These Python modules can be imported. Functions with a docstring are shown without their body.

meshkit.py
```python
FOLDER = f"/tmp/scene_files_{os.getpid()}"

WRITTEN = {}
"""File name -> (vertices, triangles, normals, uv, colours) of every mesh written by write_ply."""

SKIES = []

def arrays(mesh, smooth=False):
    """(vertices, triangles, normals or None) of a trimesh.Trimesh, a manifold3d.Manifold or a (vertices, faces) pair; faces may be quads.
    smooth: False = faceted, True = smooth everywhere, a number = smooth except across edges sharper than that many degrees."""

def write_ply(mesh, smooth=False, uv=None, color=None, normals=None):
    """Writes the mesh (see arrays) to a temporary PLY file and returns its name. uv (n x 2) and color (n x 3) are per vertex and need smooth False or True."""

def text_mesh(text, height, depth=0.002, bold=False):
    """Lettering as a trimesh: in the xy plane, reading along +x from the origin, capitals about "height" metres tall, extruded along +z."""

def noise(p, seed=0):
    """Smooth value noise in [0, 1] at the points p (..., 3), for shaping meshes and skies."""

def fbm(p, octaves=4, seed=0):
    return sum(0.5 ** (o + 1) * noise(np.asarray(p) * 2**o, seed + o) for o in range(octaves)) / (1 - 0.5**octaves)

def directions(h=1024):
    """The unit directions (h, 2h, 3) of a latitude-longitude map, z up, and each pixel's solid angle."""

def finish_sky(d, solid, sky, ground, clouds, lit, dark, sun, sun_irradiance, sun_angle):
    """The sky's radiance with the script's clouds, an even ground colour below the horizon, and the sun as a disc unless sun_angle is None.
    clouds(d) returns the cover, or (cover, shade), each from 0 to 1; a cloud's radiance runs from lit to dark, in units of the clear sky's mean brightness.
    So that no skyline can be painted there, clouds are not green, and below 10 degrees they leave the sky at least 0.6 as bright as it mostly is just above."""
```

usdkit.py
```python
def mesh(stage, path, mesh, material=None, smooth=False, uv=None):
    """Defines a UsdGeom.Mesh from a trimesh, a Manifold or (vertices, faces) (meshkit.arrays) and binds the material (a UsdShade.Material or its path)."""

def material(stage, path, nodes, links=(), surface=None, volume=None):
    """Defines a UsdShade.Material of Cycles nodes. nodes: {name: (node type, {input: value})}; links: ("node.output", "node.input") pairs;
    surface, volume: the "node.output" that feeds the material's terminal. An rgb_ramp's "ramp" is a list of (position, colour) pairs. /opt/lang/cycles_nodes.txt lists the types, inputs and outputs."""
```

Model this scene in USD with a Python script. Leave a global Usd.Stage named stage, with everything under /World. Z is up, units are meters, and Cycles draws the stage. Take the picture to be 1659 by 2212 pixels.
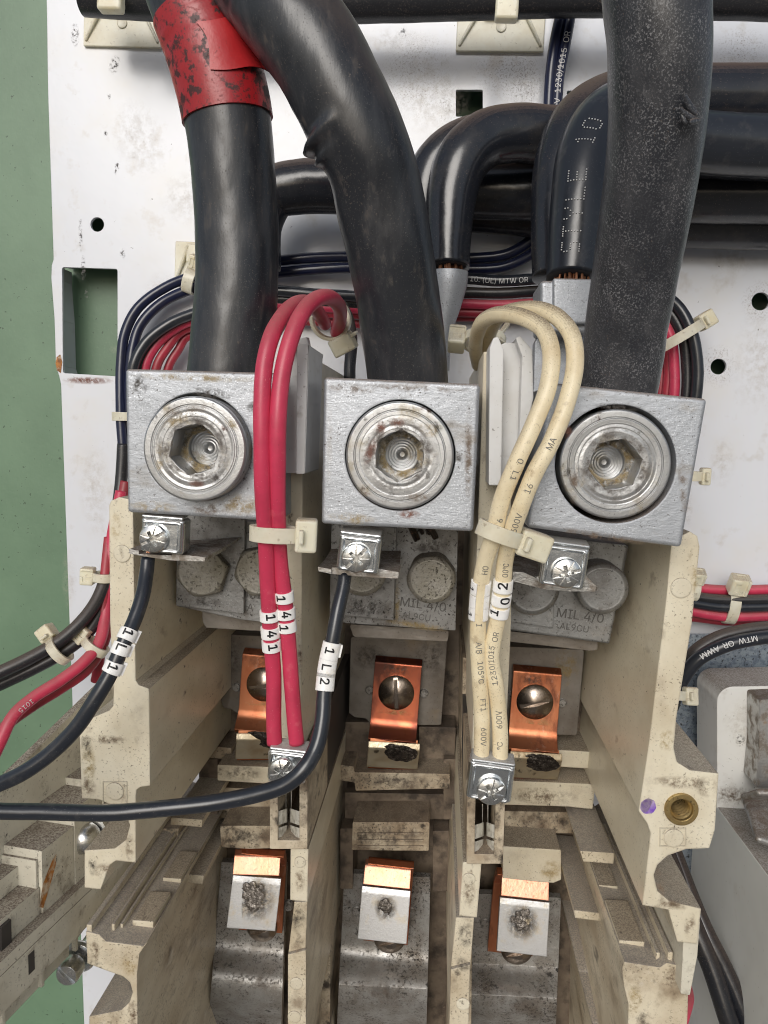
import math, random, numpy as np, trimesh, usdkit, meshkit
import manifold3d as m3
from shapely.geometry import Polygon, Point, box as sbox
from pxr import Usd, UsdGeom, UsdLux, UsdShade, Gf, Sdf

random.seed(7); RNG = np.random.default_rng(7)
stage = Usd.Stage.CreateInMemory()
UsdGeom.SetStageUpAxis(stage, UsdGeom.Tokens.z); UsdGeom.SetStageMetersPerUnit(stage, 1.0)
UsdGeom.Xform.Define(stage, '/World'); UsdGeom.Scope.Define(stage, '/World/Looks')

# ---------------------------------------------------------------- camera
W, H, F = 1659.0, 2212.0, 1661.0
YAW, PITCH, ROLL = math.radians(4.0), math.radians(6.0), math.radians(1.4)
CAM = np.array([0.0, -0.400, 0.0])
_f = np.array([-math.sin(YAW) * math.cos(PITCH), math.cos(YAW) * math.cos(PITCH), -math.sin(PITCH)])
_r0 = np.cross(_f, [0, 0, 1.0]); _r0 /= np.linalg.norm(_r0); _u0 = np.cross(_r0, _f)
_r = math.cos(ROLL) * _r0 + math.sin(ROLL) * _u0; _u = -math.sin(ROLL) * _r0 + math.cos(ROLL) * _u0
cam = UsdGeom.Camera.Define(stage, '/World/camera')
cam.CreateHorizontalApertureAttr(36.0); cam.CreateVerticalApertureAttr(48.0); cam.CreateFocalLengthAttr(36.0 * F / W)
cam.CreateClippingRangeAttr(Gf.Vec2f(0.01, 50.0))
_m = np.eye(4); _m[0, :3], _m[1, :3], _m[2, :3], _m[3, :3] = _r, _u, -_f, CAM
cam.AddTransformOp().Set(Gf.Matrix4d(_m.tolist()))
cam.CreateExposureAttr(-0.15)

# ---------------------------------------------------------------- daylight (soft, from the open front of the cabinet)
SUN_D = np.array([-0.16, -0.88, 0.44]); SUN_D /= np.linalg.norm(SUN_D)      # direction towards the light
sun = UsdLux.DistantLight.Define(stage, '/World/sun')
sun.CreateIntensityAttr(0.52); sun.CreateAngleAttr(34.0); sun.CreateColorAttr(Gf.Vec3f(1.0, 0.965, 0.92)); sun.CreateNormalizeAttr(True)
_z = SUN_D; _x = np.cross([0, 0, 1.0], _z); _x /= np.linalg.norm(_x); _y = np.cross(_z, _x)
_m = np.eye(4); _m[0, :3], _m[1, :3], _m[2, :3] = _x, _y, _z
sun.AddTransformOp().Set(Gf.Matrix4d(_m.tolist()))
skym = usdkit.material(stage, '/World/Looks/sky', {
    's': ('sky_texture', {'sky_type': 'single_scattering', 'sun_disc': False, 'sun_elevation': math.asin(SUN_D[2]), 'sun_rotation': math.atan2(SUN_D[0], SUN_D[1]), 'aerosol_density': 2.0}),
    'hsv': ('hsv', {'saturation': 0.55, 'value': 1.0}),
    'tc': ('texture_coordinate', {}), 'sep': ('separate_xyz', {}),
    'mr': ('map_range', {'from_min': -0.12, 'from_max': 0.04, 'to_min': 0.0, 'to_max': 1.0, 'clamp': True}),
    'mx': ('mix_color', {'a': (1.5, 1.42, 1.34)}),
    'b': ('background_shader', {'strength': 0.118})},
    [('s.color', 'hsv.color'), ('tc.generated', 'sep.vector'), ('sep.z', 'mr.value'), ('mr.result', 'mx.fac'), ('hsv.color', 'mx.b'), ('mx.result', 'b.color')], surface='b.background')
dome = UsdLux.DomeLight.Define(stage, '/World/sky')
UsdShade.MaterialBindingAPI.Apply(dome.GetPrim()).Bind(skym)

# ---------------------------------------------------------------- helpers
mm = 0.001
def P(x, y, h):
    """the point seen at picture position x, y that lies h millimetres in front of the mounting panel"""
    d = (x - W / 2) / F * _r - (y - H / 2) / F * _u + _f
    return CAM + d * ((-h * mm - CAM[1]) / d[1])
def PX(x, y, X):
    d = (x - W / 2) / F * _r - (y - H / 2) / F * _u + _f
    return CAM + d * ((X - CAM[0]) / d[0])
def S(h):
    """millimetres per picture unit at height h"""
    return (400 - h) / F
used = {}
def uniq(parent, name):
    k = (parent, name); n = used.get(k, 0); used[k] = n + 1
    return name if n == 0 else '%s_%03d' % (name, n)
def keys(p, label=None, cat=None, group=None, kind=None):
    for k, v in (('label', label), ('category', cat), ('group', group), ('kind', kind)):
        if v: p.SetCustomDataByKey(k, v)
def thing(name, label, cat, group=None, kind=None):
    x = UsdGeom.Xform.Define(stage, '/World/' + uniq('/World', name)); keys(x.GetPrim(), label, cat, group, kind); return str(x.GetPath())
def part(parent, name, mesh, mat, label=None, smooth=35, kind=None):
    if isinstance(mesh, (list, tuple)) and not isinstance(mesh[0], np.ndarray): mesh = join(mesh)
    m = usdkit.mesh(stage, parent + '/' + uniq(parent, name), mesh, mat, smooth=smooth)
    keys(m.GetPrim(), label, kind=kind); return str(m.GetPath())
def single(name, mesh, mat, label, cat, group=None, smooth=35, kind=None):
    p = part('/World', name, mesh, mat, None, smooth); keys(stage.GetPrimAtPath(p), label, cat, group, kind); return p
def tm(m):
    if isinstance(m, m3.Manifold):
        a = m.to_mesh(); return trimesh.Trimesh(np.array(a.vert_properties[:, :3], float), np.array(a.tri_verts), process=False)
    return m
def join(ms): return trimesh.util.concatenate([tm(m) for m in ms])
def man(t):
    t = tm(t); t.merge_vertices()
    return m3.Manifold(m3.Mesh(np.asarray(t.vertices, np.float32), np.asarray(t.faces, np.uint32)))
ROT = np.array([[1, 0, 0, 0], [0, 0, -1, 0], [0, 1, 0, 0], [0, 0, 0, 1.0]])       # model z -> towards the viewer
def face(m):
    m = tm(m).copy(); m.apply_transform(ROT); return m
def xz(pts, h): return [(p[0], p[2]) for p in (P(a, b, h) for a, b in pts)]
def rounded(poly, r): return poly.buffer(-r).buffer(2 * r).buffer(-r) if r else poly
def ext(poly, h0, h1):
    """shapely polygon in metres (X, Z) pushed out from h1 (back) to h0 (front), both in mm"""
    m = trimesh.creation.extrude_polygon(poly, (h0 - h1) * mm, engine='earcut'); m.apply_translation([0, 0, h1 * mm]); return face(m)
def prism(pts, h0, h1, r=0, holes=(), at=None):
    p = Polygon(xz(pts, h0 if at is None else at)).buffer(0)
    if r: p = rounded(p, r * mm)
    for q in holes: p = p.difference(q)
    if p.geom_type != 'Polygon': p = max(p.geoms, key=lambda g: g.area)
    return ext(p, h0, h1)
def quad(x0, y0, x1, y1): return [(x0, y0), (x1, y0), (x1, y1), (x0, y1)]
def hull(pts): return m3.Manifold.hull_points(np.asarray(pts, np.float32))
def loft(f, h0, b, h1): return hull([P(x, y, h0) for x, y in f] + [P(x, y, h1) for x, y in b])
SPH = trimesh.creation.icosphere(2, 1.0).vertices
def ball(c, r): return SPH * r + np.asarray(c)
def rbox(sx, sy, sz, r=0.6, c=(0, 0, 0)):
    """rounded box, millimetres, centred on c (mm); model axes"""
    q = [ball(((sx / 2 - r) * a, (sy / 2 - r) * b, (sz / 2 - r) * d), r) for a in (-1, 1) for b in (-1, 1) for d in (-1, 1)]
    m = tm(hull((np.vstack(q) + np.asarray(c)) * mm)); return m
def place(m, at, rx=0, ry=0, rz=0):
    """model (x right, y up, z towards the viewer; metres) -> put at a world point, turned rz in the picture plane, ry about the vertical, rx about the horizontal"""
    m = tm(m).copy()
    for a, ax in ((rz, [0, 0, 1]), (ry, [0, 1, 0]), (rx, [1, 0, 0])):
        if a: m.apply_transform(trimesh.transformations.rotation_matrix(math.radians(a), ax))
    m.apply_transform(ROT); m.apply_translation(at); return m
def lathe(prof, seg=64):
    return trimesh.creation.revolve(np.asarray(prof, float) * mm, sections=seg)
def spline(pts, step=1.2):
    p = np.asarray(pts, float); n = len(p)
    q = np.vstack([2 * p[0] - p[1], p, 2 * p[-1] - p[-2]])
    out = []
    for i in range(n - 1):
        a, b, c, d = q[i:i + 4]
        k = max(2, int(np.linalg.norm(c[:3] - b[:3]) / (step * mm)))
        t = (np.arange(k) / k)[:, None]
        t0, t1, t2, t3 = 0.0, *np.cumsum([max(1e-6, np.linalg.norm(v[:3])) ** .5 for v in (b - a, c - b, d - c)])
        u = t1 + t * (t2 - t1)
        A1 = (t1 - u) / (t1 - t0) * a + (u - t0) / (t1 - t0) * b; A2 = (t2 - u) / (t2 - t1) * b + (u - t1) / (t2 - t1) * c; A3 = (t3 - u) / (t3 - t2) * c + (u - t2) / (t3 - t2) * d
        B1 = (t2 - u) / (t2 - t0) * A1 + (u - t0) / (t2 - t0) * A2; B2 = (t3 - u) / (t3 - t1) * A2 + (u - t1) / (t3 - t1) * A3
        out.append((t2 - u) / (t2 - t1) * B1 + (u - t1) / (t2 - t1) * B2)
    return np.vstack(out + [p[-1:]])
class Tube:
    def __init__(s, pts, r, step=1.2, seg=18, disp=None):
        """pts: world points; r: mm, number or one per point; disp(along, angle) -> mm"""
        rr = np.full(len(pts), r, float) if np.ndim(r) == 0 else np.asarray(r, float)
        q = spline(np.column_stack([np.asarray(pts), rr * mm]), step); s.p, s.r = q[:, :3], q[:, 3]
        d = np.gradient(s.p, axis=0); s.t = d / np.linalg.norm(d, axis=1, keepdims=True)
        s.s = np.r_[0, np.cumsum(np.linalg.norm(np.diff(s.p, axis=0), axis=1))]
        e = np.cross(s.t[0], [0.3, 0.5, 0.8]); e /= np.linalg.norm(e); E = []
        for t in s.t:
            e = e - t * (e @ t); e /= np.linalg.norm(e); E.append(e)
        s.e = np.array(E); s.seg, s.disp = seg, disp
    def mesh(s, a=None, b=None, grow=0.0):
        i0 = 0 if a is None else int(np.searchsorted(s.s, a * mm)); i1 = len(s.s) if b is None else int(np.searchsorted(s.s, b * mm)) + 1
        p, t, e, r, al = s.p[i0:i1], s.t[i0:i1], s.e[i0:i1], s.r[i0:i1] + grow * mm, s.s[i0:i1]
        th = np.arange(s.seg) / s.seg * 2 * np.pi
        f2 = np.cross(t, e)
        R = r[:, None] * np.ones(s.seg)
        if s.disp is not None: R = R + s.disp(al[:, None] / mm, th[None, :]) * mm
        v = p[:, None] + R[..., None] * (np.cos(th)[None, :, None] * e[:, None] + np.sin(th)[None, :, None] * f2[:, None])
        n, k = len(p), s.seg; v = v.reshape(-1, 3)
        i, j = np.meshgrid(np.arange(n - 1), np.arange(k), indexing='ij'); j2 = (j + 1) % k
        A, B, C, D = i * k + j, i * k + j2, (i + 1) * k + j2, (i + 1) * k + j
        fs = np.vstack([np.column_stack([A.ravel(), B.ravel(), C.ravel()]), np.column_stack([A.ravel(), C.ravel(), D.ravel()])])
        v = np.vstack([v, p[:1], p[-1:]]); c0, c1 = n * k, n * k + 1; jj = np.arange(k)
        fs = np.vstack([fs, np.column_stack([np.full(k, c0), (jj + 1) % k, jj]), np.column_stack([np.full(k, c1), (n - 1) * k + jj, (n - 1) * k + (jj + 1) % k])])
        return trimesh.Trimesh(v, fs, process=False)
    def near(s, x, y, h):
        """distance along, in mm, of the point of the path nearest to a picture position"""
        return s.s[np.argmin(np.linalg.norm(s.p - P(x, y, h), axis=1))] / mm
    def frame(s, a):
        i = np.clip(np.interp(a, s.s, np.arange(len(s.s))), 0, len(s.s) - 1); lo = np.floor(i).astype(int); hi = np.minimum(lo + 1, len(s.s) - 1); w = (i - lo)[..., None]
        g = lambda z: z[lo] * (1 - w) + z[hi] * w
        p, t = g(s.p), g(s.t); t /= np.linalg.norm(t, axis=-1, keepdims=True); r = s.r[lo]
        vw = CAM + np.array([0, 0, 0]) - p; e1 = vw - t * (vw * t).sum(-1, keepdims=True); e1 /= np.linalg.norm(e1, axis=-1, keepdims=True)
        return p, t, e1, r
    def text(s, word, a, height, d=1, ang=0.0, centre=True, grow=0.05, bold=False):
        """printed lettering: along the path from a (mm), d=1 with the path or -1 against it, turned ang degrees round the wire"""
        m = meshkit.text_mesh(word, height * mm, 0.00006, bold=bold).subdivide_to_size(0.00045, max_iter=12); v = np.array(m.vertices)
        w = v[:, 0].max(); x = v[:, 0] - (w / 2 if centre else 0)
        p, t, e1, r = s.frame(a * mm + d * x)
        y = np.cross(e1, d * t); R = r + grow * mm + v[:, 2]
        g = math.radians(ang) + (v[:, 1] - height * mm / 2) / (r + grow * mm)
        m.vertices = p + R[:, None] * (np.cos(g)[:, None] * e1 + np.sin(g)[:, None] * y); return m
def noise_disp(amp, ls=9.0, seed=1):
    def f(a, th):
        q = np.stack(np.broadcast_arrays(a / ls, 1.3 * np.cos(th) + 7, 1.3 * np.sin(th) + 7), -1)
        return (meshkit.fbm(q, 3, seed) - 0.5) * 2 * amp
    return f
def path(pts): return [P(*q) for q in pts]

# ---------------------------------------------------------------- materials
def look(name, base, rough=0.5, metal=0.0, layers=(), dust=None, bump=(), bevel=0.0, spec=0.5, stretch=None, sss=0.0, coat=0.0, edge=None, dz=(0.15, 0.75)):
    """layers: (colour, scale, lo, hi, amount[, detail, roughness add]); dust: (colour, amount, scale) settles on upper faces; bump: (scale, distance mm)"""
    N = {'g': ('geometry', {}), 'p': ('principled_bsdf', {'roughness': rough, 'metallic': metal, 'specular_ior_level': spec, 'coat_weight': coat, 'coat_roughness': 0.2}), 'c0': ('color', {'value': base})}
    L = []; col = 'c0.color'; vec = 'g.position'
    if stretch:
        N['map'] = ('mapping', {'scale': stretch}); L.append(('g.position', 'map.vector')); vec = 'map.vector'
    rough_src = None
    for i, l in enumerate(layers):
        c, sc, lo, hi, am = l[:5]; det = l[5] if len(l) > 5 else 4.0
        N['n%d' % i] = ('noise_texture', {'scale': sc, 'detail': det, 'roughness': 0.62}); L.append((vec if sc < 500 else 'g.position', 'n%d.vector' % i))
        N['r%d' % i] = ('map_range', {'from_min': lo, 'from_max': hi, 'to_min': 0.0, 'to_max': am, 'clamp': True}); L.append(('n%d.fac' % i, 'r%d.value' % i))
        out = 'r%d.result' % i
        if sc >= 700:                      # fine grime gathers in patches
            N['k%d' % i] = ('noise_texture', {'scale': 42.0 + 9 * i, 'detail': 5.0, 'roughness': 0.65}); L.append(('g.position', 'k%d.vector' % i))
            N['kr%d' % i] = ('map_range', {'from_min': .40, 'from_max': .62, 'to_min': 0.10, 'to_max': 1.0, 'clamp': True}); L.append(('k%d.fac' % i, 'kr%d.value' % i))
            N['km%d' % i] = ('math', {'math_type': 'multiply'}); L += [(out, 'km%d.value1' % i), ('kr%d.result' % i, 'km%d.value2' % i)]; out = 'km%d.value' % i
        N['m%d' % i] = ('mix_color', {'b': c}); L += [(col, 'm%d.a' % i), (out, 'm%d.fac' % i)]; col = 'm%d.result' % i
        if len(l) > 6:
            N['ra%d' % i] = ('math', {'math_type': 'multiply_add', 'value2': l[6], 'value3': rough, 'use_clamp': True}); L.append(('r%d.result' % i, 'ra%d.value1' % i))
            if rough_src: N['ra%d' % i][1].pop('value3'); L.append((rough_src, 'ra%d.value3' % i))
            rough_src = 'ra%d.value' % i
    if edge:
        ec, e0, e1, ea = edge
        N['er'] = ('map_range', {'from_min': e0, 'from_max': e1, 'to_min': 0.0, 'to_max': ea, 'clamp': True}); L.append(('g.pointiness', 'er.value'))
        N['en'] = ('noise_texture', {'scale': 130.0, 'detail': 8.0, 'roughness': 0.7}); L.append(('g.position', 'en.vector'))
        N['enr'] = ('map_range', {'from_min': .42, 'from_max': .58, 'to_min': 0.0, 'to_max': 1.0, 'clamp': True}); L.append(('en.fac', 'enr.value'))
        N['em'] = ('math', {'math_type': 'multiply'}); L += [('er.result', 'em.value1'), ('enr.result', 'em.value2')]
        N['emx'] = ('mix_color', {'b': ec}); L += [(col, 'emx.a'), ('em.value', 'emx.fac')]; col = 'emx.result'
    if dust:
        c, am, sc = dust
        N['sx'] = ('separate_xyz', {}); L.append(('g.true_normal', 'sx.vector'))
        N['dz'] = ('map_range', {'from_min': dz[0], 'from_max': dz[1], 'to_min': 0.0, 'to_max': am, 'clamp': True}); L.append(('sx.z', 'dz.value'))
        N['dn'] = ('noise_texture', {'scale': sc, 'detail': 5.0, 'roughness': 0.7}); L.append(('g.position', 'dn.vector'))
        N['dr'] = ('map_range', {'from_min': 0.40, 'from_max': 0.60, 'to_min': 0.50, 'to_max': 1.0, 'clamp': True}); L.append(('dn.fac', 'dr.value'))
        N['dm'] = ('math', {'math_type': 'multiply'}); L += [('dz.result', 'dm.value1'), ('dr.result', 'dm.value2')]
        N['dmix'] = ('mix_color', {'b': c}); L += [(col, 'dmix.a'), ('dm.value', 'dmix.fac')]; col = 'dmix.result'
        N['dro'] = ('math', {'math_type': 'multiply_add', 'value2': 0.4, 'value3': rough, 'use_clamp': True}); L.append(('dm.value', 'dro.value1'))
        if rough_src: N['dro'][1].pop('value3'); L.append((rough_src, 'dro.value3'))
        rough_src = 'dro.value'
        if metal:
            N['dme'] = ('math', {'math_type': 'multiply_add', 'value2': -metal, 'value3': metal, 'use_clamp': True}); L += [('dm.value', 'dme.value1'), ('dme.value', 'p.metallic')]
    L.append((col, 'p.base_color'))
    if rough_src: L.append((rough_src, 'p.roughness'))
    nrm = None
    if bevel:
        N['bv'] = ('bevel', {'radius': bevel * mm, 'samples': 4}); nrm = 'bv.bevel'
    for i, b in enumerate(bump):
        sc, dist = b[:2]
        N['bn%d' % i] = ('noise_texture', {'scale': sc, 'detail': 3.0, 'roughness': 0.6}); L.append((vec, 'bn%d.vector' % i))
        N['bu%d' % i] = ('bump', {'strength': 1.0, 'distance': dist * mm}); L.append(('bn%d.fac' % i, 'bu%d.height' % i))
        if nrm: L.append((nrm, 'bu%d.normal' % i))
        nrm = 'bu%d.normal' % i
    if nrm: L.append((nrm, 'p.normal'))
    if sss: N['p'][1].update({'subsurface_weight': sss, 'subsurface_scale': 0.002, 'subsurface_radius': (1, .8, .5)})
    return usdkit.material(stage, '/World/Looks/' + name, N, L, surface='p.BSDF')

BROWN = (0.075, 0.052, 0.038); SOOT = (0.02, 0.016, 0.013); DUST = (0.16, 0.125, 0.10)
GREEN = look('green_paint', (0.125, 0.205, 0.13), 0.45, layers=[((0.09, 0.155, 0.096), 14, .40, .66, .8, 6), ((0.14, 0.23, 0.145), 700, .58, .68, .5, 3), ((0.03, 0.05, 0.03), 380, .70, .735, .8, 2)], bump=[(500, .05), (60, .15)])
WHITE = look('white_paint', (0.60, 0.62, 0.665), 0.22, layers=[((0.60, 0.59, 0.57), 25, .48, .72, .6), ((0.40, 0.355, 0.30), 70, .57, .76, .6, 9), ((0.30, 0.26, 0.22), 900, .66, .74, .55, 4), ((0.05, 0.045, 0.04), 300, .69, .72, .9, 6)], bump=[(90, .07)], bevel=.5)
GREYP = look('grey_painted_steel', (0.56, 0.58, 0.57), 0.35, layers=[((0.46, 0.475, 0.465), 20, .45, .7, .6), ((0.40, 0.36, 0.31), 60, .60, .76, .5, 9), ((0.63, 0.64, 0.62), 50, .6, .75, .4, 6), ((0.08, 0.07, 0.06), 700, .68, .72, .8, 3)], bump=[(120, .08)])
WHITEP = look('white_painted_steel', (0.60, 0.60, 0.58), 0.3, layers=[((0.30, 0.25, 0.20), 55, .55, .75, .7, 8), ((0.05, 0.04, 0.03), 800, .66, .70, .8, 3)], dust=((0.13, 0.098, 0.078), .9, 1620), bump=[(120, .06)], bevel=.8)
CREAM = look('cream_plastic', (0.64, 0.59, 0.465), 0.36, stretch=(1, .45, .8), layers=[((0.50, 0.435, 0.315), 40, .40, .66, .85, 7), ((0.36, 0.285, 0.19), 70, .56, .76, .6, 9), ((0.15, 0.105, 0.065), 120, .63, .74, .65, 9), ((0.05, 0.035, 0.025), 190, .655, .72, .8, 9), ((0.06, 0.04, 0.025), 1300, .60, .66, .75, 4), ((0.02, 0.015, 0.012), 480, .70, .73, .9, 3)], dust=((0.15, 0.115, 0.09), .9, 1980), bump=[(600, .05), (60, .15)], bevel=.9, sss=.06)
CREAM2 = look('grubby_cream_plastic', (0.60, 0.54, 0.415), 0.4, stretch=(1, .4, .9), layers=[((0.40, 0.325, 0.22), 50, .38, .64, .8, 8), ((0.17, 0.12, 0.075), 85, .54, .70, .75, 9), ((0.045, 0.033, 0.024), 150, .61, .71, .8, 9), ((0.045, 0.032, 0.022), 1200, .56, .63, .8, 4), ((0.66, 0.62, 0.52), 110, .62, .72, .7, 8)], dust=((0.215, 0.195, 0.185), .92, 1620), bump=[(500, .08), (80, .2)], bevel=.8)
CREAMD = look('soiled_cream_plastic', (0.53, 0.46, 0.345), 0.42, stretch=(1, .45, .9), layers=[((0.26, 0.19, 0.12), 55, .38, .62, .85, 8), ((0.095, 0.065, 0.043), 90, .48, .64, .85, 9), ((0.025, 0.019, 0.015), 160, .56, .66, .9, 9), ((0.03, 0.022, 0.016), 1100, .56, .63, .85, 4), ((0.60, 0.53, 0.41), 120, .62, .72, .7, 8)], dust=((0.13, 0.10, 0.078), .85, 1800), bump=[(500, .1), (80, .25)], bevel=.5)
FLOOR = look('sooty_plastic', (0.21, 0.165, 0.12), 0.45, layers=[((0.085, 0.062, 0.046), 60, .38, .62, .9, 7), ((0.025, 0.019, 0.015), 110, .5, .66, .85, 9), ((0.3, 0.25, 0.19), 1300, .64, .70, .5, 3)], dust=((0.085, 0.066, 0.052), .7, 1620), bump=[(400, .12), (80, .3)], bevel=.4)
OLDW = look('yellowed_grey_plastic', (0.56, 0.53, 0.44), 0.45, layers=[((0.38, 0.345, 0.27), 45, .45, .7, .6, 7), ((0.13, 0.10, 0.07), 120, .56, .72, .75, 9), ((0.03, 0.022, 0.017), 1000, .60, .66, .85, 4), ((0.02, 0.016, 0.012), 300, .66, .72, .85, 6)], dust=((0.105, 0.078, 0.06), 1.0, 1620), bump=[(400, .12)], bevel=.4)
INS = look('pale_grey_plastic', (0.54, 0.545, 0.545), 0.34, layers=[((0.42, 0.405, 0.375), 60, .45, .7, .55, 7), ((0.2, 0.165, 0.13), 130, .62, .75, .6, 8), ((0.06, 0.05, 0.04), 900, .66, .70, .8, 3)], dust=((0.26, 0.20, 0.165), .85, 1440), bump=[(200, .05)], bevel=.5)
NYLON = look('aged_nylon', (0.63, 0.60, 0.47), 0.33, layers=[((0.52, 0.45, 0.30), 80, .42, .68, .7, 6), ((0.2, 0.14, 0.09), 500, .60, .72, .6, 6)], dust=((0.24, 0.175, 0.125), .8, 1620), bump=[(250, .05)], bevel=.4, sss=.25)
RUB = look('black_cable_rubber', (0.0105, 0.012, 0.0155), 0.31, stretch=(1, 1, .3), layers=[((0.040, 0.041, 0.045), 130, .46, .72, .7, 8, .14), ((0.075, 0.062, 0.052), 260, .60, .72, .6, 9, .2), ((0.09, 0.07, 0.056), 1700, .60, .67, .8, 4, .3), ((0.30, 0.28, 0.26), 2600, .69, .72, .75, 2)], dust=((0.105, 0.074, 0.056), .75, 2340), bump=[(900, .04), (120, .14)], spec=.6)
RUBD = look('dusty_black_cable', (0.010, 0.0115, 0.0155), 0.2, dz=(.40, .85), layers=[((0.028, 0.025, 0.023), 90, .5, .75, .6, 7, .2), ((0.12, 0.085, 0.065), 1700, .63, .68, .7, 4, .3)], dust=((0.10, 0.066, 0.048), 1.0, 1260), bump=[(900, .02), (90, .10)], spec=.6)
RUB3 = look('crazed_black_cable', (0.016, 0.0175, 0.022), 0.32, stretch=(1, 1, .35), layers=[((0.09, 0.088, 0.09), 260, .585, .70, .6, 9, .15), ((0.06, 0.061, 0.066), 80, .44, .68, .6, 7, .1), ((0.27, 0.27, 0.28), 2000, .53, .62, .65, 4, .15), ((0.10, 0.075, 0.06), 1500, .63, .68, .75, 4, .3)], dust=((0.115, 0.082, 0.063), .8, 2340), bump=[(1500, .10), (110, .16)], spec=.6)
WIREB = look('black_wire', (0.012, 0.0145, 0.02), 0.26, layers=[((0.05, 0.047, 0.047), 160, .55, .75, .4, 6, .2), ((0.25, 0.24, 0.23), 2600, .69, .72, .7, 2)], bump=[(180, .04)], spec=.6)
WIREBD = look('dusty_black_wire', (0.014, 0.015, 0.018), 0.32, layers=[((0.09, 0.07, 0.06), 1400, .56, .66, .7, 4, .3)], dust=((0.10, 0.075, 0.06), .8, 1620), bump=[(180, .05)])
WIREN = look('navy_wire', (0.009, 0.012, 0.034), 0.25, layers=[((0.02, 0.02, 0.03), 90, .45, .7, .6)], bump=[(180, .03)])
WIRER = look('red_wire', (0.50, 0.036, 0.085), 0.40, layers=[((0.36, 0.028, 0.06), 90, .42, .66, .75, 8), ((0.56, 0.12, 0.15), 240, .60, .72, .5, 9), ((0.10, 0.03, 0.03), 330, .66, .74, .6, 9), ((0.12, 0.03, 0.03), 1700, .66, .70, .55, 4), ((0.75, 0.5, 0.45), 2600, .70, .72, .7, 2)], dust=((0.25, 0.12, 0.10), .6, 2160), bump=[(180, .04)], sss=.04)
WIRERD = look('dusty_red_wire', (0.34, 0.024, 0.045), 0.4, layers=[((0.15, 0.03, 0.033), 100, .42, .68, .7, 6), ((0.12, 0.06, 0.05), 1500, .58, .68, .5, 4)], dust=((0.2, 0.10, 0.085), .8, 1620), bump=[(180, .04)])
WIREC = look('cream_wire', (0.72, 0.63, 0.44), 0.45, layers=[((0.58, 0.46, 0.28), 110, .42, .66, .65, 8), ((0.30, 0.22, 0.13), 260, .60, .72, .6, 9), ((0.14, 0.10, 0.065), 1800, .60, .66, .7, 4)], dust=((0.13, 0.095, 0.065), 1.0, 2340), bump=[(200, .04)], sss=.06)
PRINTW = look('white_print', (0.55, 0.55, 0.55), 0.5); PRINTG = look('grey_print', (0.15, 0.145, 0.13), 0.6); PRINTK = look('black_print', (0.012, 0.012, 0.014), 0.5)
STAMP = look('stamped_metal', (0.12, 0.115, 0.11), 0.6, .6)
SLEEVE = look('white_marker_plastic', (0.82, 0.815, 0.80), 0.32, layers=[((0.66, 0.57, 0.42), 160, .56, .74, .6, 6), ((0.2, 0.15, 0.1), 1500, .68, .72, .6, 3)], bevel=.25, sss=.08)
ALU = look('tinned_lug', (0.38, 0.40, 0.43), 0.50, .72, edge=((0.20, 0.16, 0.115), .52, .60, .85), layers=[((0.33, 0.345, 0.365), 90, .42, .7, .75, 7, .08), ((0.64, 0.67, 0.71), 2200, .55, .64, .7, 3, -.08), ((0.26, 0.215, 0.155), 75, .60, .76, .7, 9, .3), ((0.08, 0.06, 0.045), 420, .655, .70, .8, 7, .3), ((0.09, 0.07, 0.05), 1500, .62, .67, .8, 4, .3)], stretch=(.5, 1, 1.2), dust=((0.17, 0.125, 0.095), .95, 2160), bump=[(1500, .08), (420, .03)], bevel=.7)
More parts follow.
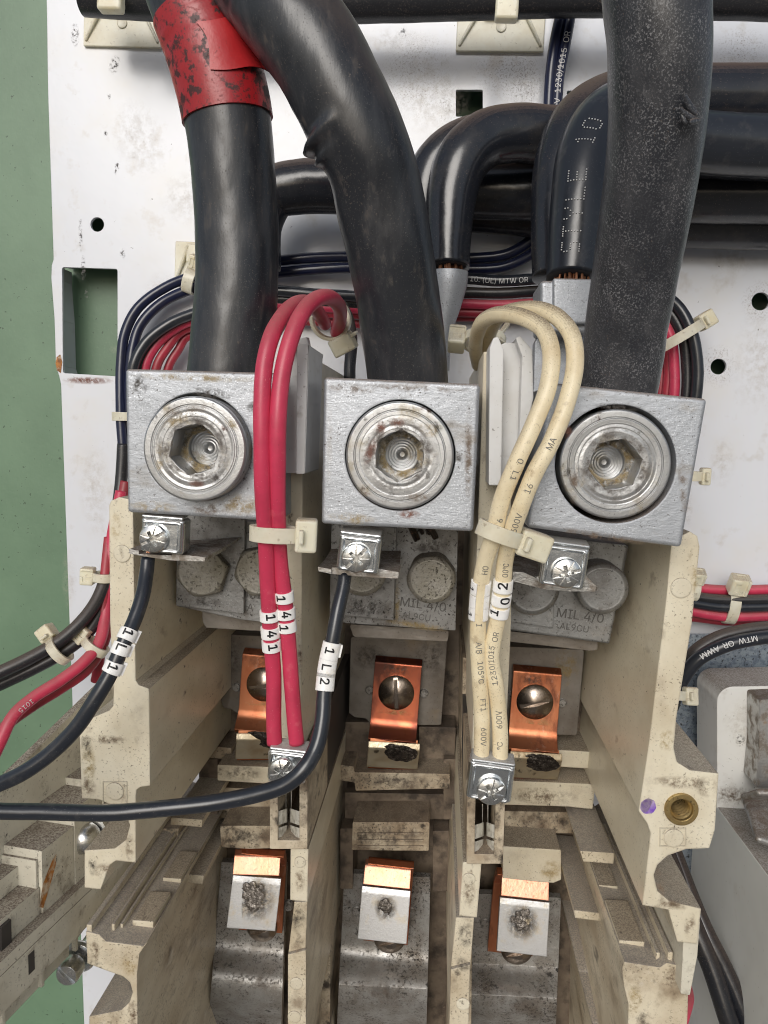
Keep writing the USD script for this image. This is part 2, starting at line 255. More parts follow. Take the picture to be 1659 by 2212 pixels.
ALUS = look('turned_screw', (0.40, 0.41, 0.42), 0.32, .85, layers=[((0.28, 0.28, 0.28), 140, .42, .66, .75, 8, .1), ((0.24, 0.195, 0.11), 95, .55, .68, .75, 9, .3), ((0.12, 0.045, 0.032), 120, .645, .71, .85, 8, .3), ((0.06, 0.05, 0.038), 240, .60, .68, .7, 9, .3), ((0.05, 0.042, 0.036), 1500, .62, .68, .75, 4, .3), ((0.75, 0.77, 0.78), 1900, .62, .68, .6, 3, -.1)], bump=[(1400, .05), (150, .05)], bevel=.2)
ALUD = look('grimy_lug', (0.30, 0.305, 0.305), 0.44, .8, layers=[((0.16, 0.15, 0.14), 75, .4, .66, .8, 7, .15), ((0.09, 0.065, 0.045), 80, .58, .74, .8, 9, .3), ((0.03, 0.025, 0.021), 950, .575, .64, .85, 5, .3), ((0.5, 0.52, 0.54), 2200, .62, .68, .6, 3)], dust=((0.10, 0.078, 0.062), .95, 1800), bump=[(1100, .07), (150, .1)], bevel=.4)
BOLT = look('weathered_bolt', (0.30, 0.29, 0.265), 0.46, .6, layers=[((0.20, 0.185, 0.135), 90, .4, .66, .7, 7, .15), ((0.035, 0.029, 0.02), 1000, .54, .62, .9, 4, .3)], dust=((0.08, 0.062, 0.046), .85, 1620), bump=[(1100, .1)], bevel=.3)
PLATE = look('dull_terminal_plate', (0.26, 0.24, 0.215), 0.48, .6, layers=[((0.15, 0.125, 0.10), 60, .4, .66, .8, 8, .1), ((0.27, 0.20, 0.11), 55, .58, .75, .5, 8), ((0.05, 0.04, 0.033), 1000, .60, .67, .7, 4, .2)], bump=[(900, .05)], bevel=.4)
BUS = look('corroded_bus_bar', (0.42, 0.415, 0.40), 0.42, .75, layers=[((0.24, 0.22, 0.195), 90, .38, .60, .85, 9, .15), ((0.13, 0.105, 0.08), 60, .52, .68, .8, 9, .2), ((0.04, 0.033, 0.029), 800, .53, .60, .9, 6, .35), ((0.03, 0.026, 0.023), 170, .62, .68, .85, 9, .35), ((0.78, 0.78, 0.78), 2000, .60, .68, .6, 3, -.1)], bump=[(900, .08)], bevel=.3)
ZINC = look('bright_zinc', (0.68, 0.72, 0.75), 0.17, 1.0, layers=[((0.50, 0.53, 0.55), 140, .45, .7, .6, 7, .12), ((0.26, 0.20, 0.13), 300, .63, .74, .7, 8, .35)], dust=((0.20, 0.155, 0.12), .7, 1800), bump=[(400, .05)], bevel=.6)
ZSCREW = look('zinc_screw', (0.66, 0.67, 0.67), 0.23, 1.0, layers=[((0.38, 0.36, 0.31), 350, .45, .66, .7, 7, .2), ((0.10, 0.085, 0.06), 1100, .62, .69, .7, 4, .3)], bump=[(1200, .05)], bevel=.2)
TONG = look('dusty_zinc_tongue', (0.46, 0.46, 0.45), 0.34, .9, layers=[((0.20, 0.165, 0.13), 200, .42, .6, .85, 7, .3), ((0.28, 0.14, 0.045), 150, .64, .74, .7, 7, .3)], dust=((0.10, 0.072, 0.055), 1.0, 1620), bump=[(1000, .15)], bevel=.2)
GALV = look('galvanised_steel', (0.40, 0.46, 0.52), 0.32, .7, layers=[((0.20, 0.245, 0.31), 500, .45, .6, .8, 5), ((0.025, 0.025, 0.03), 600, .55, .61, .85, 6, .2)], bump=[(400, .06)])
COPP = look('copper_contact', (0.58, 0.23, 0.12), 0.34, 1.0, layers=[((0.42, 0.135, 0.065), 90, .40, .60, .85, 8, .08), ((0.16, 0.06, 0.04), 120, .54, .68, .85, 9, .15), ((0.60, 0.36, 0.27), 300, .60, .70, .6, 8), ((0.12, 0.06, 0.05), 1200, .65, .70, .5, 4, .2)], bump=[(500, .04)], bevel=.4, stretch=(1, 1, .45))
COPPD = look('heat_darkened_copper', (0.46, 0.135, 0.07), 0.28, 1.0, layers=[((0.22, 0.065, 0.05), 80, .36, .6, .85, 7, .08), ((0.07, 0.035, 0.03), 60, .50, .64, .85, 8, .15)], bump=[(500, .04)], bevel=.4, stretch=(1, 1, .45))
COPPB = look('pink_copper_fold', (0.56, 0.29, 0.20), 0.38, 1.0, layers=[((0.66, 0.27, 0.16), 150, .45, .66, .75, 7), ((0.25, 0.12, 0.08), 900, .60, .67, .75, 5, .2)], bump=[(500, .10)], bevel=.5)
SILV = look('silver_tip', (0.58, 0.595, 0.615), 0.34, .9, layers=[((0.36, 0.36, 0.36), 900, .48, .64, .7, 5, .1), ((0.50, 0.40, 0.22), 110, .57, .72, .65, 8, .1), ((0.08, 0.07, 0.06), 1900, .645, .69, .6, 4, .2)], bump=[(1400, .06)], bevel=.5)
SILVD = look('burnt_silver_tip', (0.55, 0.48, 0.35), 0.30, .9, layers=[((0.32, 0.235, 0.14), 100, .42, .64, .8, 8, .1), ((0.05, 0.04, 0.03), 220, .56, .66, .9, 9, .3)], bump=[(600, .12)], bevel=.6)
ARC = look('pitted_arc_mark', (0.045, 0.037, 0.032), 0.32, .7, layers=[((0.36, 0.32, 0.28), 900, .55, .64, .8, 5, -.05), ((0.008, 0.006, 0.005), 600, .48, .58, .8, 5)], bump=[(700, .6)])
ARCL = look('molten_silver_mark', (0.24, 0.22, 0.20), 0.3, .8, layers=[((0.04, 0.032, 0.024), 800, .44, .53, .95, 5, .2), ((0.5, 0.42, 0.28), 300, .6, .7, .6, 5)], bump=[(700, .6)])
HALO = look('scorched_silver', (0.24, 0.19, 0.115), 0.4, .6, layers=[((0.035, 0.027, 0.02), 420, .42, .54, .95, 7), ((0.55, 0.50, 0.38), 260, .56, .66, .8, 7)], bump=[(1000, .15)])
CSCREW = look('tarnished_screw', (0.40, 0.34, 0.29), 0.22, 1.0, layers=[((0.17, 0.135, 0.11), 140, .42, .62, .8, 7, .1), ((0.05, 0.04, 0.035), 900, .60, .67, .7, 4, .2)], bump=[(400, .04)], bevel=.3)
SPRING = look('spring_clip_metal', (0.66, 0.645, 0.58), 0.33, .45, layers=[((0.28, 0.26, 0.21), 500, .45, .62, .7, 5, .15)], bump=[(800, .05)], bevel=.2)
BRASS = look('brass_insert', (0.46, 0.34, 0.15), 0.34, .9, layers=[((0.26, 0.18, 0.08), 220, .42, .64, .8, 7, .15), ((0.06, 0.045, 0.025), 600, .56, .66, .8, 6, .3)], bump=[(900, .1)], bevel=.3)
STRAND = look('copper_strands', (0.38, 0.18, 0.105), 0.35, 1.0, layers=[((0.10, 0.055, 0.035), 700, .42, .6, .85, 3)])
STRANDK = look('dark_strands', (0.075, 0.062, 0.055), 0.4, .8, layers=[((0.28, 0.16, 0.10), 700, .55, .64, .7, 3)])
TAPE = look('red_tape', (0.29, 0.014, 0.019), 0.34, layers=[((0.28, 0.012, 0.016), 70, .40, .64, .8, 7), ((0.025, 0.010, 0.010), 260, .52, .58, .92, 8, .2), ((0.03, 0.012, 0.012), 1000, .56, .62, .8, 4, .2)], bump=[(300, .12)])
TAPEC = look('clean_red_tape', (0.39, 0.018, 0.022), 0.36, layers=[((0.34, 0.015, 0.018), 90, .45, .68, .7, 7), ((0.04, 0.015, 0.015), 900, .64, .69, .7, 4, .2)], bump=[(300, .12)])
PURPLE = look('purple_ink', (0.16, 0.06, 0.42), 0.5, layers=[((0.50, 0.43, 0.45), 700, .42, .55, .9, 5)])
RUST = look('rust_stain', (0.40, 0.15, 0.022), 0.6, layers=[((0.12, 0.04, 0.012), 300, .45, .6, .8, 6), ((0.5, 0.40, 0.28), 250, .50, .62, .95, 6)])
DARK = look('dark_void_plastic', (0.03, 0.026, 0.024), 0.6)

# ---------------------------------------------------------------- grime, scuffs and stains with shapes of their own
def grime_look(name, col, rough, sc, top, lo=.44, hi=.60):
    return usdkit.material(stage, '/World/Looks/' + name, {
        'uv': ('texture_coordinate', {}), 'c': ('vector_math', {'math_type': 'subtract', 'vector2': (.5, .5, 0)}), 'l': ('vector_math', {'math_type': 'length'}),
        'f': ('map_range', {'from_min': .50, 'from_max': .12, 'to_min': 0.0, 'to_max': top, 'clamp': True}), 'g': ('geometry', {}), 'n': ('noise_texture', {'scale': sc, 'detail': 10.0, 'roughness': .78}),
        'm': ('map_range', {'from_min': lo, 'from_max': hi, 'to_min': 0.0, 'to_max': 1.0, 'clamp': True}), 'a': ('math', {'math_type': 'multiply'}),
        'd': ('principled_bsdf', {'base_color': col, 'roughness': rough}), 't': ('transparent_bsdf', {}), 'x': ('mix_closure', {})},
        [('uv.UV', 'c.vector1'), ('c.vector', 'l.vector1'), ('l.value', 'f.value'), ('g.position', 'n.vector'), ('n.fac', 'm.value'), ('f.result', 'a.value1'), ('m.result', 'a.value2'), ('a.value', 'x.fac'), ('t.BSDF', 'x.closure1'), ('d.BSDF', 'x.closure2')], surface='x.closure')
G_BROWN = grime_look('brown_grime', (0.10, 0.066, 0.04), .6, 300, .80); G_BLACK = grime_look('black_grime', (0.018, 0.014, 0.011), .5, 380, .92); G_OCHRE = grime_look('ochre_grime', (0.24, 0.17, 0.06), .55, 300, .75)
G_RUST = grime_look('rust_grime', (0.13, 0.042, 0.022), .55, 420, .95, .40, .52); G_SMUDGE = grime_look('pale_smudge', (0.30, 0.26, 0.21), .5, 230, .34, .44, .66); G_CHIP = grime_look('paint_chip', (0.02, 0.018, 0.016), .5, 600, 1.0, .50, .56); G_SOOT = grime_look('soot_film', (0.045, 0.034, 0.026), .6, 230, .75)
G_SCORCH = grime_look('scorch_black', (0.016, 0.013, 0.011), .4, 420, 1.0, .40, .52)
G_SPRAY = grime_look('dirt_spray', (0.14, 0.10, 0.075), .6, 1100, .55, .52, .62); G_TAN = grime_look('heat_tint', (0.40, 0.28, 0.12), .4, 260, .55)
def stain(parent, x, y, h, rx, ry, rot, mat, name='grime', hole=0.0, c=None, tilt=0.0):
    k = 1 if c is not None else S(h); c = P(x, y, h) if c is None else c; n = 28; v, uv, f = [], [], []
    for j in (hole, 1.0):
        for i in range(n):
            t = i / n * 2 * math.pi; v.append((rx * k * j * math.cos(t) * mm, ry * k * j * math.sin(t) * mm, 0)); uv.append((.5 + .5 * (j - hole) * math.cos(t) / (1 - hole), .5 + .5 * (j - hole) * math.sin(t) / (1 - hole)))
    for i in range(n): a, b = i, (i + 1) % n; f += [[a, b + n, b], [a, a + n, b + n]]
    m = trimesh.Trimesh(np.array(v), np.array(f)[:, ::-1], process=False); m = place(m, c, rx=tilt, rz=rot)
    usdkit.mesh(stage, parent + '/' + uniq(parent, name), (np.array(m.vertices), np.array(m.faces)), mat, smooth=False, uv=np.array(uv))

# ---------------------------------------------------------------- cabinet back and mounting panel
wx0, wx1 = P(-500, 1100, -20)[0], P(2150, 1100, -20)[0]
wz0, wz1 = P(800, 2850, -20)[2], P(800, -560, -20)[2]
single('cabinet_wall', ext(sbox(wx0, wz0, wx1, wz1), -20, -23), GREEN, 'green painted steel back of the cabinet, seen left of the white panel', 'cabinet wall', kind='structure')
panel = thing('mounting_panel', 'white painted steel mounting panel with punched holes behind the cables', 'mounting panel')
def hole(x, y, r): c = P(x, y, 0); return Point(c[0], c[2]).buffer(r * S(0) * mm, 24)
holes = [hole(210, 485, 15), hole(1643, 651, 18), hole(1552, 792, 16),
         rounded(Polygon(xz(quad(985, 194, 1043, 252), 0)), .6 * mm), rounded(Polygon(xz(quad(1225, 196, 1284, 252), 0)), .6 * mm),
         rounded(Polygon(xz([(134, 577), (254, 581), (254, 813), (136, 806)], 0)), 1.2 * mm)]
pout = Polygon(xz([(97, -260), (104, 200), (116, 560), (112, 573), (111, 600), (118, 690), (121, 790), (128, 812), (132, 830), (156, 1500), (182, 2212), (196, 2700), (1980, 2700), (1980, -260)], 0))
for h_ in holes: pout = pout.difference(h_)
part(panel, 'panel_sheet', ext(pout, 0, -2), WHITE)
fl = lambda pts: join([hull([P(x, y, 0) + np.array([dx, d, 0]) for x, y in seg for d, dx in ((.0015, 0), (.0015, .002), (.018, 0), (.018, .002))]) for seg in zip(pts[:-1], pts[1:])])
part(panel, 'return_flange', join([fl([(98, -260), (105, 200), (117, 566)]), fl([(112, 573), (112, 600), (119, 690), (122, 790), (129, 814)]), fl([(131, 816), (157, 1500), (183, 2212), (197, 2700)])]), WHITE)
single('rust_mark', prism([(122, 772), (130, 765), (134, 782), (131, 806), (123, 800), (120, 785)], .25, 0, .3), RUST, 'orange rust mark on the bent edge of the white panel beside the cutout', 'rust stain', kind='stuff')

# galvanised plate and white bracket, lower right
single('galvanised_plate', prism([(1440, 1372), (1900, 1372), (1900, 2500), (1440, 2500)], 5, 2, 1), GALV, 'speckled galvanised steel plate on the panel below the black wires, lower right', 'metal plate')
br = thing('white_bracket', 'white painted steel bracket box with rounded corner at the lower right edge', 'bracket')
part(br, 'back_plate', prism([(1549, 1484), (1850, 1478), (1850, 1810), (1549, 1790)], 48, 20, 7), WHITEP)
Xb = P(1549, 1745, 48)[0]
zt = P(1549, 1745, 48)[2]; zb = P(1500, 2700, 60)[2]
part(br, 'box_side', join([hull([(Xb + a, -h * mm, z) for a in (0, .002) for h in (20, 215) for z in (zt, zb)])]), GREYP)
part(br, 'box_top', hull([(Xb + a, -h * mm, zt + d) for a in (.0002, .075) for h in (48.2, 216) for d in (0.0004, -.0018)]), WHITEP)
for (pl, h0, h1) in ([[(1640, 1515), (1700, 1512), (1700, 1700), (1634, 1690), (1640, 1600)], 64, 48.3], [[(1608, 1712), (1640, 1706), (1720, 1706), (1720, 1840), (1650, 1830), (1633, 1780), (1611, 1750)], 80, 62]):
    pass
zc = thing('zinc_clamp', 'dull zinc clamp bar hooked over the white bracket at the right edge', 'clamp')
part(zc, 'clamp_bar', prism([(1641, 1512), (1760, 1508), (1760, 1708), (1632, 1700), (1640, 1620)], 62, 48.2, 1.2), TONG)
part(zc, 'clamp_hook', hull(np.vstack([ball(P(x, y, h), .0016) for x, y, h in ((1609, 1722, 70), (1640, 1712, 76), (1720, 1712, 76), (1720, 1716, 60), (1612, 1730, 62))])), TONG)
part(zc, 'clamp_foot', hull(np.vstack([ball(P(x, y, h), .0016) for x, y, h in ((1612, 1730, 70), (1625, 1760, 84), (1640, 1812, 98), (1720, 1840, 98), (1720, 1730, 72))])), TONG)

# ---------------------------------------------------------------- contactor housing
C = thing('contactor', 'large three pole contactor of yellowed cream plastic with its covers off', 'contactor')
HW = 161
lw = [(236, 1092), (240, 1082), (258, 1074), (287, 1080), (289, 1230), (293, 1470), (300, 1480), (322, 1488), (324, 1697), (303, 1700), (295, 1706), (293, 1720), (293, 1863), (250, 1859), (237, 1868), (217, 1921), (183, 1917), (183, 1837), (248, 1833), (273, 1814), (281, 1783), (272, 1758), (251, 1743), (214, 1727), (177, 1724), (172, 1582), (185, 1557), (236, 1535), (245, 1525), (246, 1490), (238, 1340)]
rw = [(1451, 1170), (1490, 1148), (1506, 1158), (1511, 1181), (1494, 1347), (1461, 1549), (1455, 1615), (1462, 1646), (1490, 1664), (1552, 1671), (1544, 1792), (1532, 1832), (1482, 1834), (1442, 1848), (1420, 1868), (1412, 1890), (1420, 1925), (1446, 1947), (1514, 1963), (1506, 2039), (1463, 2034), (1444, 1965), (1388, 1955), (1400, 1850), (1406, 1800), (1398, 1778), (1380, 1752), (1403, 1600), (1440, 1290)]
insc = P(1471, 1747, HW); insh = Point(insc[0], insc[2]).buffer(34 * S(HW) * mm, 20)
part(C, 'left_wall', prism(lw, HW, 40), CREAM)
part(C, 'right_wall', prism(rw, HW, 40, holes=[insh]), CREAM)
bx0, bx1, bz1, bz0 = P(243, 1300, HW)[0], P(1488, 1300, HW)[0], P(700, 1000, 42)[2], P(700, 2750, 42)[2]
part(C, 'base', ext(sbox(bx0, bz0, bx1, bz1), 42, 3), FLOOR, 'soot stained floor of the contactor')
lb = [(186, 2012), (214, 2019), (229, 2034), (310, 2044), (319, 2034), (301, 2060), (296, 2103), (302, 2750), (190, 2750), (193, 2196), (262, 2182), (280, 2165), (287, 2143), (281, 2122), (266, 2109), (229, 2096), (189, 2081)]
part(C, 'lower_left_arm', prism(lb, 156, 40), CREAM2)
def on_top(x0, x1, xy, h0, h1, dz, lo=1.0):
    z = P(xy[0], xy[1], HB)[2]; return hull([(P(x, xy[1], HB)[0], -h * mm, z + d * mm) for x in (x0, x1) for h in (h0, h1) for d in (-lo, dz)])
HB = 156
part(C, 'arm_rib', on_top(186, 197, (190, 2010), 60, 155.5, 1.8), CREAM2); part(C, 'arm_rib', on_top(226, 232, (229, 2032), 62, 150, 2.2), CREAM2); part(C, 'arm_rib', on_top(240, 245, (240, 2036), 62, 148, 1.6), CREAM2)
part(C, 'arm_block', on_top(262, 308, (280, 2042), 128, 146, 2.4), CREAM); part(C, 'arm_block', on_top(268, 312, (280, 2042), 98, 118, 1.7), CREAM)
def runner(pts, dx): return join([hull([P(x, y, h) * np.array([1, 0, 1]) + np.array([o, -q * mm, 0]) for (x, y, h) in seg for q in (h, 40) for o in (0, dx * mm)]) for seg in zip(pts[:-1], pts[1:])])
part(C, 'arm_side_web', runner([(440, 1960, 60), (395, 2085, 84), (350, 2212, 108), (300, 2380, 136)], -16), CREAM2)
rb = [(1344, 2094), (1349, 2078), (1425, 2090), (1440, 2080), (1462, 2085), (1478, 2036), (1488, 2040), (1486, 2170), (1460, 2750), (1340, 2750), (1358, 2170), (1348, 2130)]
part(C, 'lower_right_arm', prism(rb, 152, 40), CREAM2)
HB = 152
part(C, 'arm_block', on_top(1352, 1408, (1380, 2088), 118, 142, 2.2), CREAM); part(C, 'arm_block', on_top(1352, 1398, (1380, 2088), 90, 108, 1.6), CREAM)
part(C, 'arm_rib', on_top(1424, 1432, (1430, 2090), 60, 148, 2.4), CREAM2); part(C, 'arm_rib', on_top(1446, 1456, (1450, 2086), 60, 150, 3.4), CREAM2)
part(C, 'arm_side_web', runner([(1226, 1995, 60), (1250, 2100, 84), (1279, 2212, 108), (1330, 2380, 136)], 16), CREAM2)
part(C, 'edge_clip', prism([(1478, 1985), (1512, 1990), (1506, 2066), (1490, 2150), (1470, 2146), (1474, 2080)], 158, 120, .5), OLDW)
# mould marks: round ejector marks and square frames
def disc(x, y, h, r, t=.35):
    return place(lathe([(0, -1), (r, -1), (r, t * .6), (r - .15, t), (0, t)], 40), P(x, y, h))
def frame(x0, y0, x1, y1, h):
    a = Polygon(xz(quad(x0, y0, x1, y1), h)); return ext(a.difference(a.buffer(-.35 * mm)), h + .25, h - 1)
for i, (x, y, r, h) in enumerate([(264, 1196, 2.9, HW), (248, 1709, 3.1, HW), (1471, 1270, 3.2, HW), (1455, 1810, 3.1, HW), (478, 1, 0, 0)]):
    if r: part(C, 'moulding_mark', disc(x, y, h, r), CREAM)
part(C, 'moulding_frame', frame(222, 1687, 275, 1738, HW), CREAM); part(C, 'moulding_frame', frame(1424, 1788, 1482, 1828, HW), CREAM)
single('ink_mark', prism([(1385, 1733), (1400, 1724), (1414, 1730), (1418, 1745), (1410, 1757), (1392, 1758), (1383, 1748)], HW + .12, HW - .3, 1.2), PURPLE, 'smudged purple ink dot beside the brass insert on the cream housing', 'ink mark', kind='stuff')
# brass threaded insert
bi = 32.5 * S(HW)
prof = [(bi, -14), (bi, -.4), (bi + 4 * S(HW), -.4), (bi + 4 * S(HW), .5), (bi + 3.2 * S(HW), .9), (24 * S(HW) + .2, .9), (24 * S(HW), .5)]
z = 0.0
while z > -13: prof += [(24 * S(HW), z - .1), (20 * S(HW), z - .75), (24 * S(HW), z - 1.4)]; z -= 1.5
prof += [(20 * S(HW), -13.6), (0, -13.8), (0, -14)]
part(C, 'brass_insert', place(lathe(prof + [prof[0]], 48), insc), BRASS)

# dividers between the poles, with clip pockets
d1 = [(590, 760), (655, 760), (652, 1300), (648, 1640), (590, 1640), (578, 1300), (574, 1040)]
d2 = [(1045, 760), (1104, 760), (1104, 1340), (1090, 1650), (1020, 1650), (1026, 1300), (1036, 1040)]
part(C, 'divider', prism(d1, 160, 42), CREAM); part(C, 'divider', prism(d2, 160, 42), CREAM)
def pocket(o, x0, y0, x1, y1, skew, wall):
    A = Polygon(xz([(x0, y0), (x1, y0), (x1 + skew, y1), (x0 + skew * .3, y1)], 163))
    cx0, cx1 = x0 + wall, x1 - wall
    B = Polygon(xz([(cx0, y0 - 40), (cx1, y0 - 40), (cx1 + skew, y1 - wall * 1.1), (cx0 + skew * .5, y1 - wall * 1.1)], 163))
    part(C, 'clip_pocket', ext(rounded(A, .4 * mm).difference(B), 163, 118), CREAMD)
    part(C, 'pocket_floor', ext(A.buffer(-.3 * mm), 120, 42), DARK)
    mid = (cx0 + cx1) / 2 + skew * .5; w = (cx1 - cx0)
    for s in (-1, 1):
        ms = []
        for k in range(2):
            ya, yb = (y1 - wall - 72 + k * 36, y1 - wall - 42 + k * 34)
            prof = [(s * w * .10, 148), (s * w * .05, 153), (s * w * .10, 157), (s * w * .32, 160.5), (s * w * .46, 161.5)]
            for (xa, ha), (xb, hb) in zip(prof[:-1], prof[1:]):
                ms.append(hull([P(mid + x + dx, y, h) for x, h in ((xa, ha), (xb, hb)) for y in (ya + abs(x) * .35, yb + abs(x) * .35) for dx in (0, s * 2)]))
        ms.append(hull([P(mid + s * w * q, y, h) for q in (.10, .15) for y in (y1 - wall - 110, y1 - wall - 6) for h in (124, 150)]))
        part(C, 'contact_spring', ms, SPRING, smooth=25)
pocket(1, 583, 1640, 664, 1834, 0, 17)
pocket(2, 1010, 1650, 1094, 1866, -8, 19)
part(C, 'divider_foot', prism([(628, 1832), (666, 1834), (664, 1948), (627, 1944)], 160, 42), CREAM)
part(C, 'divider_foot', prism([(1000, 1862), (1040, 1864), (1030, 1982), (992, 1978)], 160, 42), CREAM)
part(C, 'moulding_mark', disc(648, 1862, 160, 2.0), CREAM); part(C, 'moulding_mark', disc(1013, 1898, 160, 2.1), CREAM)
part(C, 'lower_divider', prism([(636, 1948), (664, 1948), (660, 2047), (661, 2300), (622, 2300), (623, 2060)], 146, 42), CREAM2)
part(C, 'lower_divider', prism([(985, 1982), (1024, 1982), (1016, 2090), (1010, 2300), (968, 2300), (974, 2090)], 146, 42), CREAM2)
part(C, 'divider_strip', prism([(622, 2062), (661, 2052), (661, 2300), (622, 2300)], 147.5, 146), CREAM2); part(C, 'divider_strip', prism([(974, 2094), (1015, 2084), (1010, 2300), (968, 2300)], 147.5, 146), CREAM2)
for x, y in ((640, 2124), (636, 2196), (1000, 2168)): part(C, 'moulding_mark', disc(x, y, 147.4, 2.4), CREAM)
part(C, 'divider_ledge', prism([(655, 1400), (676, 1402), (676, 2400), (652, 2400)], 96, 42), CREAMD); part(C, 'divider_ledge', prism([(1000, 1420), (1026, 1424), (1016, 2400), (985, 2400)], 96, 42), CREAMD)
part(C, 'divider_ledge', prism([(690, 1780), (715, 1780), (712, 2400), (684, 2400)], 72, 42), CREAMD); part(C, 'divider_ledge', prism([(975, 1790), (1002, 1790), (990, 2400), (962, 2400)], 72, 42), CREAMD)
# inner shelves left and right
part(C, 'shelf', prism([(370, 1766), (437, 1771), (436, 1787), (394, 1783), (368, 1782)], 101, 55, .3), CREAM2); part(C, 'shelf', prism([(366, 1884), (440, 1892), (437, 1911), (366, 1900)], 101, 50, .3), CREAM2)
part(C, 'shelf', prism([(1253, 1838), (1327, 1843), (1325, 1866), (1260, 1861)], 104, 50, .3), CREAM2); part(C, 'shelf', prism([(1240, 1966), (1313, 1975), (1390, 1985), (1390, 2004), (1307, 1991), (1242, 1983)], 104, 45, .3), CREAM2)
part(C, 'shelf_post', prism([(1300, 1864), (1348, 1868), (1348, 1922), (1300, 1915)], 88, 50), CREAM); part(C, 'shelf_post', prism([(352, 1790), (386, 1790), (380, 1880), (350, 1876)], 86, 50), CREAMD)
# chamber floors: raised blocks between upper and lower contacts of each pole
for (pl, h, m) in [([(470, 1652), (600, 1658), (600, 1694), (470, 1686)], 74, CREAM), ([(735, 1652), (764, 1656), (766, 1668), (972, 1672), (972, 1703), (768, 1708), (766, 1690), (735, 1686)], 74, CREAMD), ([(1085, 1686), (1286, 1694), (1280, 1748), (1226, 1742), (1085, 1738)], 74, CREAM),
                   ([(475, 1784), (586, 1784), (586, 1832), (540, 1834), (478, 1830)], 76, CREAMD), ([(762, 1776), (928, 1776), (926, 1838), (760, 1836)], 76, CREAMD), ([(1086, 1828), (1212, 1836), (1212, 1900), (1196, 1907), (1086, 1900)], 76, CREAM),
                   ([(450, 1700), (600, 1706), (600, 1770), (450, 1766)], 58, CREAMD), ([(745, 1712), (960, 1716), (960, 1770), (745, 1768)], 56, FLOOR), ([(1090, 1752), (1290, 1756), (1300, 1800), (1090, 1800)], 58, CREAMD),
                   ([(425, 1610), (500, 1616), (500, 1640), (425, 1636)], 62, CREAMD), ([(725, 1560), (800, 1560), (800, 1660), (725, 1655)], 58, FLOOR), ([(905, 1570), (985, 1572), (980, 1668), (905, 1665)], 58, FLOOR), ([(1205, 1620), (1275, 1624), (1270, 1660), (1205, 1656)], 66, CREAM)]:
    part(C, 'chamber_block', prism(pl, h, 41, .6), m)
for (a, b, cc) in ((430, 470, 1640), (958, 990, 1640), (735, 762, 1790), (935, 970, 1795)):
    part(C, 'chamber_step', prism(quad(a, cc, b, cc + 130), 63, 41, .4), FLOOR)
for k, y in enumerate(range(1800, 1835, 14)): part(C, 'chamber_rib', prism(quad(772, y, 915, y + 4), 76.8, 75), CREAMD)

# ---------------------------------------------------------------- contacts
def slot_screw(r, rot, dome=2.6):
    b = man(lathe([(0, -.6), (r, -.6), (r, .7), (r - .25, 1.0), (r * .75, 1.0 + dome * .45), (r * .4, 1.0 + dome * .85), (0, 1.0 + dome), (0, -.6)], 48))
    s = man(trimesh.creation.box([2.6 * r * mm, 1.7 * mm, 3.2 * mm], transform=trimesh.transformations.translation_matrix([0, 0, (1.0 + dome) * mm])))
    m = tm(b - s); m.apply_transform(trimesh.transformations.rotation_matrix(math.radians(rot), [0, 0, 1])); return m
def strip(prof, w, t):
    """bent strip: profile (up, out) in mm, width w, thickness t"""
    ms = []
    for (a, b), (c, d) in zip(prof[:-1], prof[1:]):
        l = math.hypot(c - a, d - b); n = np.array([-(d - b), c - a]) / l * t / 2
        ms.append(hull(np.array([(s * w / 2, y + k * n[0], o + k * n[1]) for s in (-1, 1) for y, o in ((a, b), (c, d)) for k in (-1, 1)]) * mm))
    for a, b in prof[1:-1]:
        ms.append(m3.Manifold.cylinder(w * mm, t / 2 * mm, t / 2 * mm, 16, True).rotate([0, 90, 0]).translate([0, a * mm, b * mm]))
    return tm(m3.Manifold.batch_boolean(ms, m3.OpType.Add))
def blob(r, h, seed, sx=1, sy=1):
    v = []; ic = trimesh.creation.icosphere(4, 1.0); p = ic.vertices * [r * sx, r * sy, h]
    p = p * (1 + .55 * (meshkit.fbm(ic.vertices * 2.4 + seed, 3, seed) - .5)[:, None]); p += .35 * h * (meshkit.fbm(ic.vertices * 9 + seed, 2, seed) - .5)[:, None] * ic.vertices
    ic.vertices = p * mm; return ic
RZ = -2.6
def splat(r, h, seed):
    m = blob(r, h, seed, 1, 1); a = np.arctan2(m.vertices[:, 1], m.vertices[:, 0]); q = np.stack([np.cos(a) * 1.6 + seed, np.sin(a) * 1.6, np.zeros_like(a)], -1)
    k = .62 + .8 * meshkit.fbm(q, 4, seed); m.vertices[:, 0] *= k; m.vertices[:, 1] *= k; return m
up = [(571, 1478, COPP, 12, SILVD), (856, 1496, COPPD, -86, SILVD), (1155, 1516, COPP, 16, SILVD)]
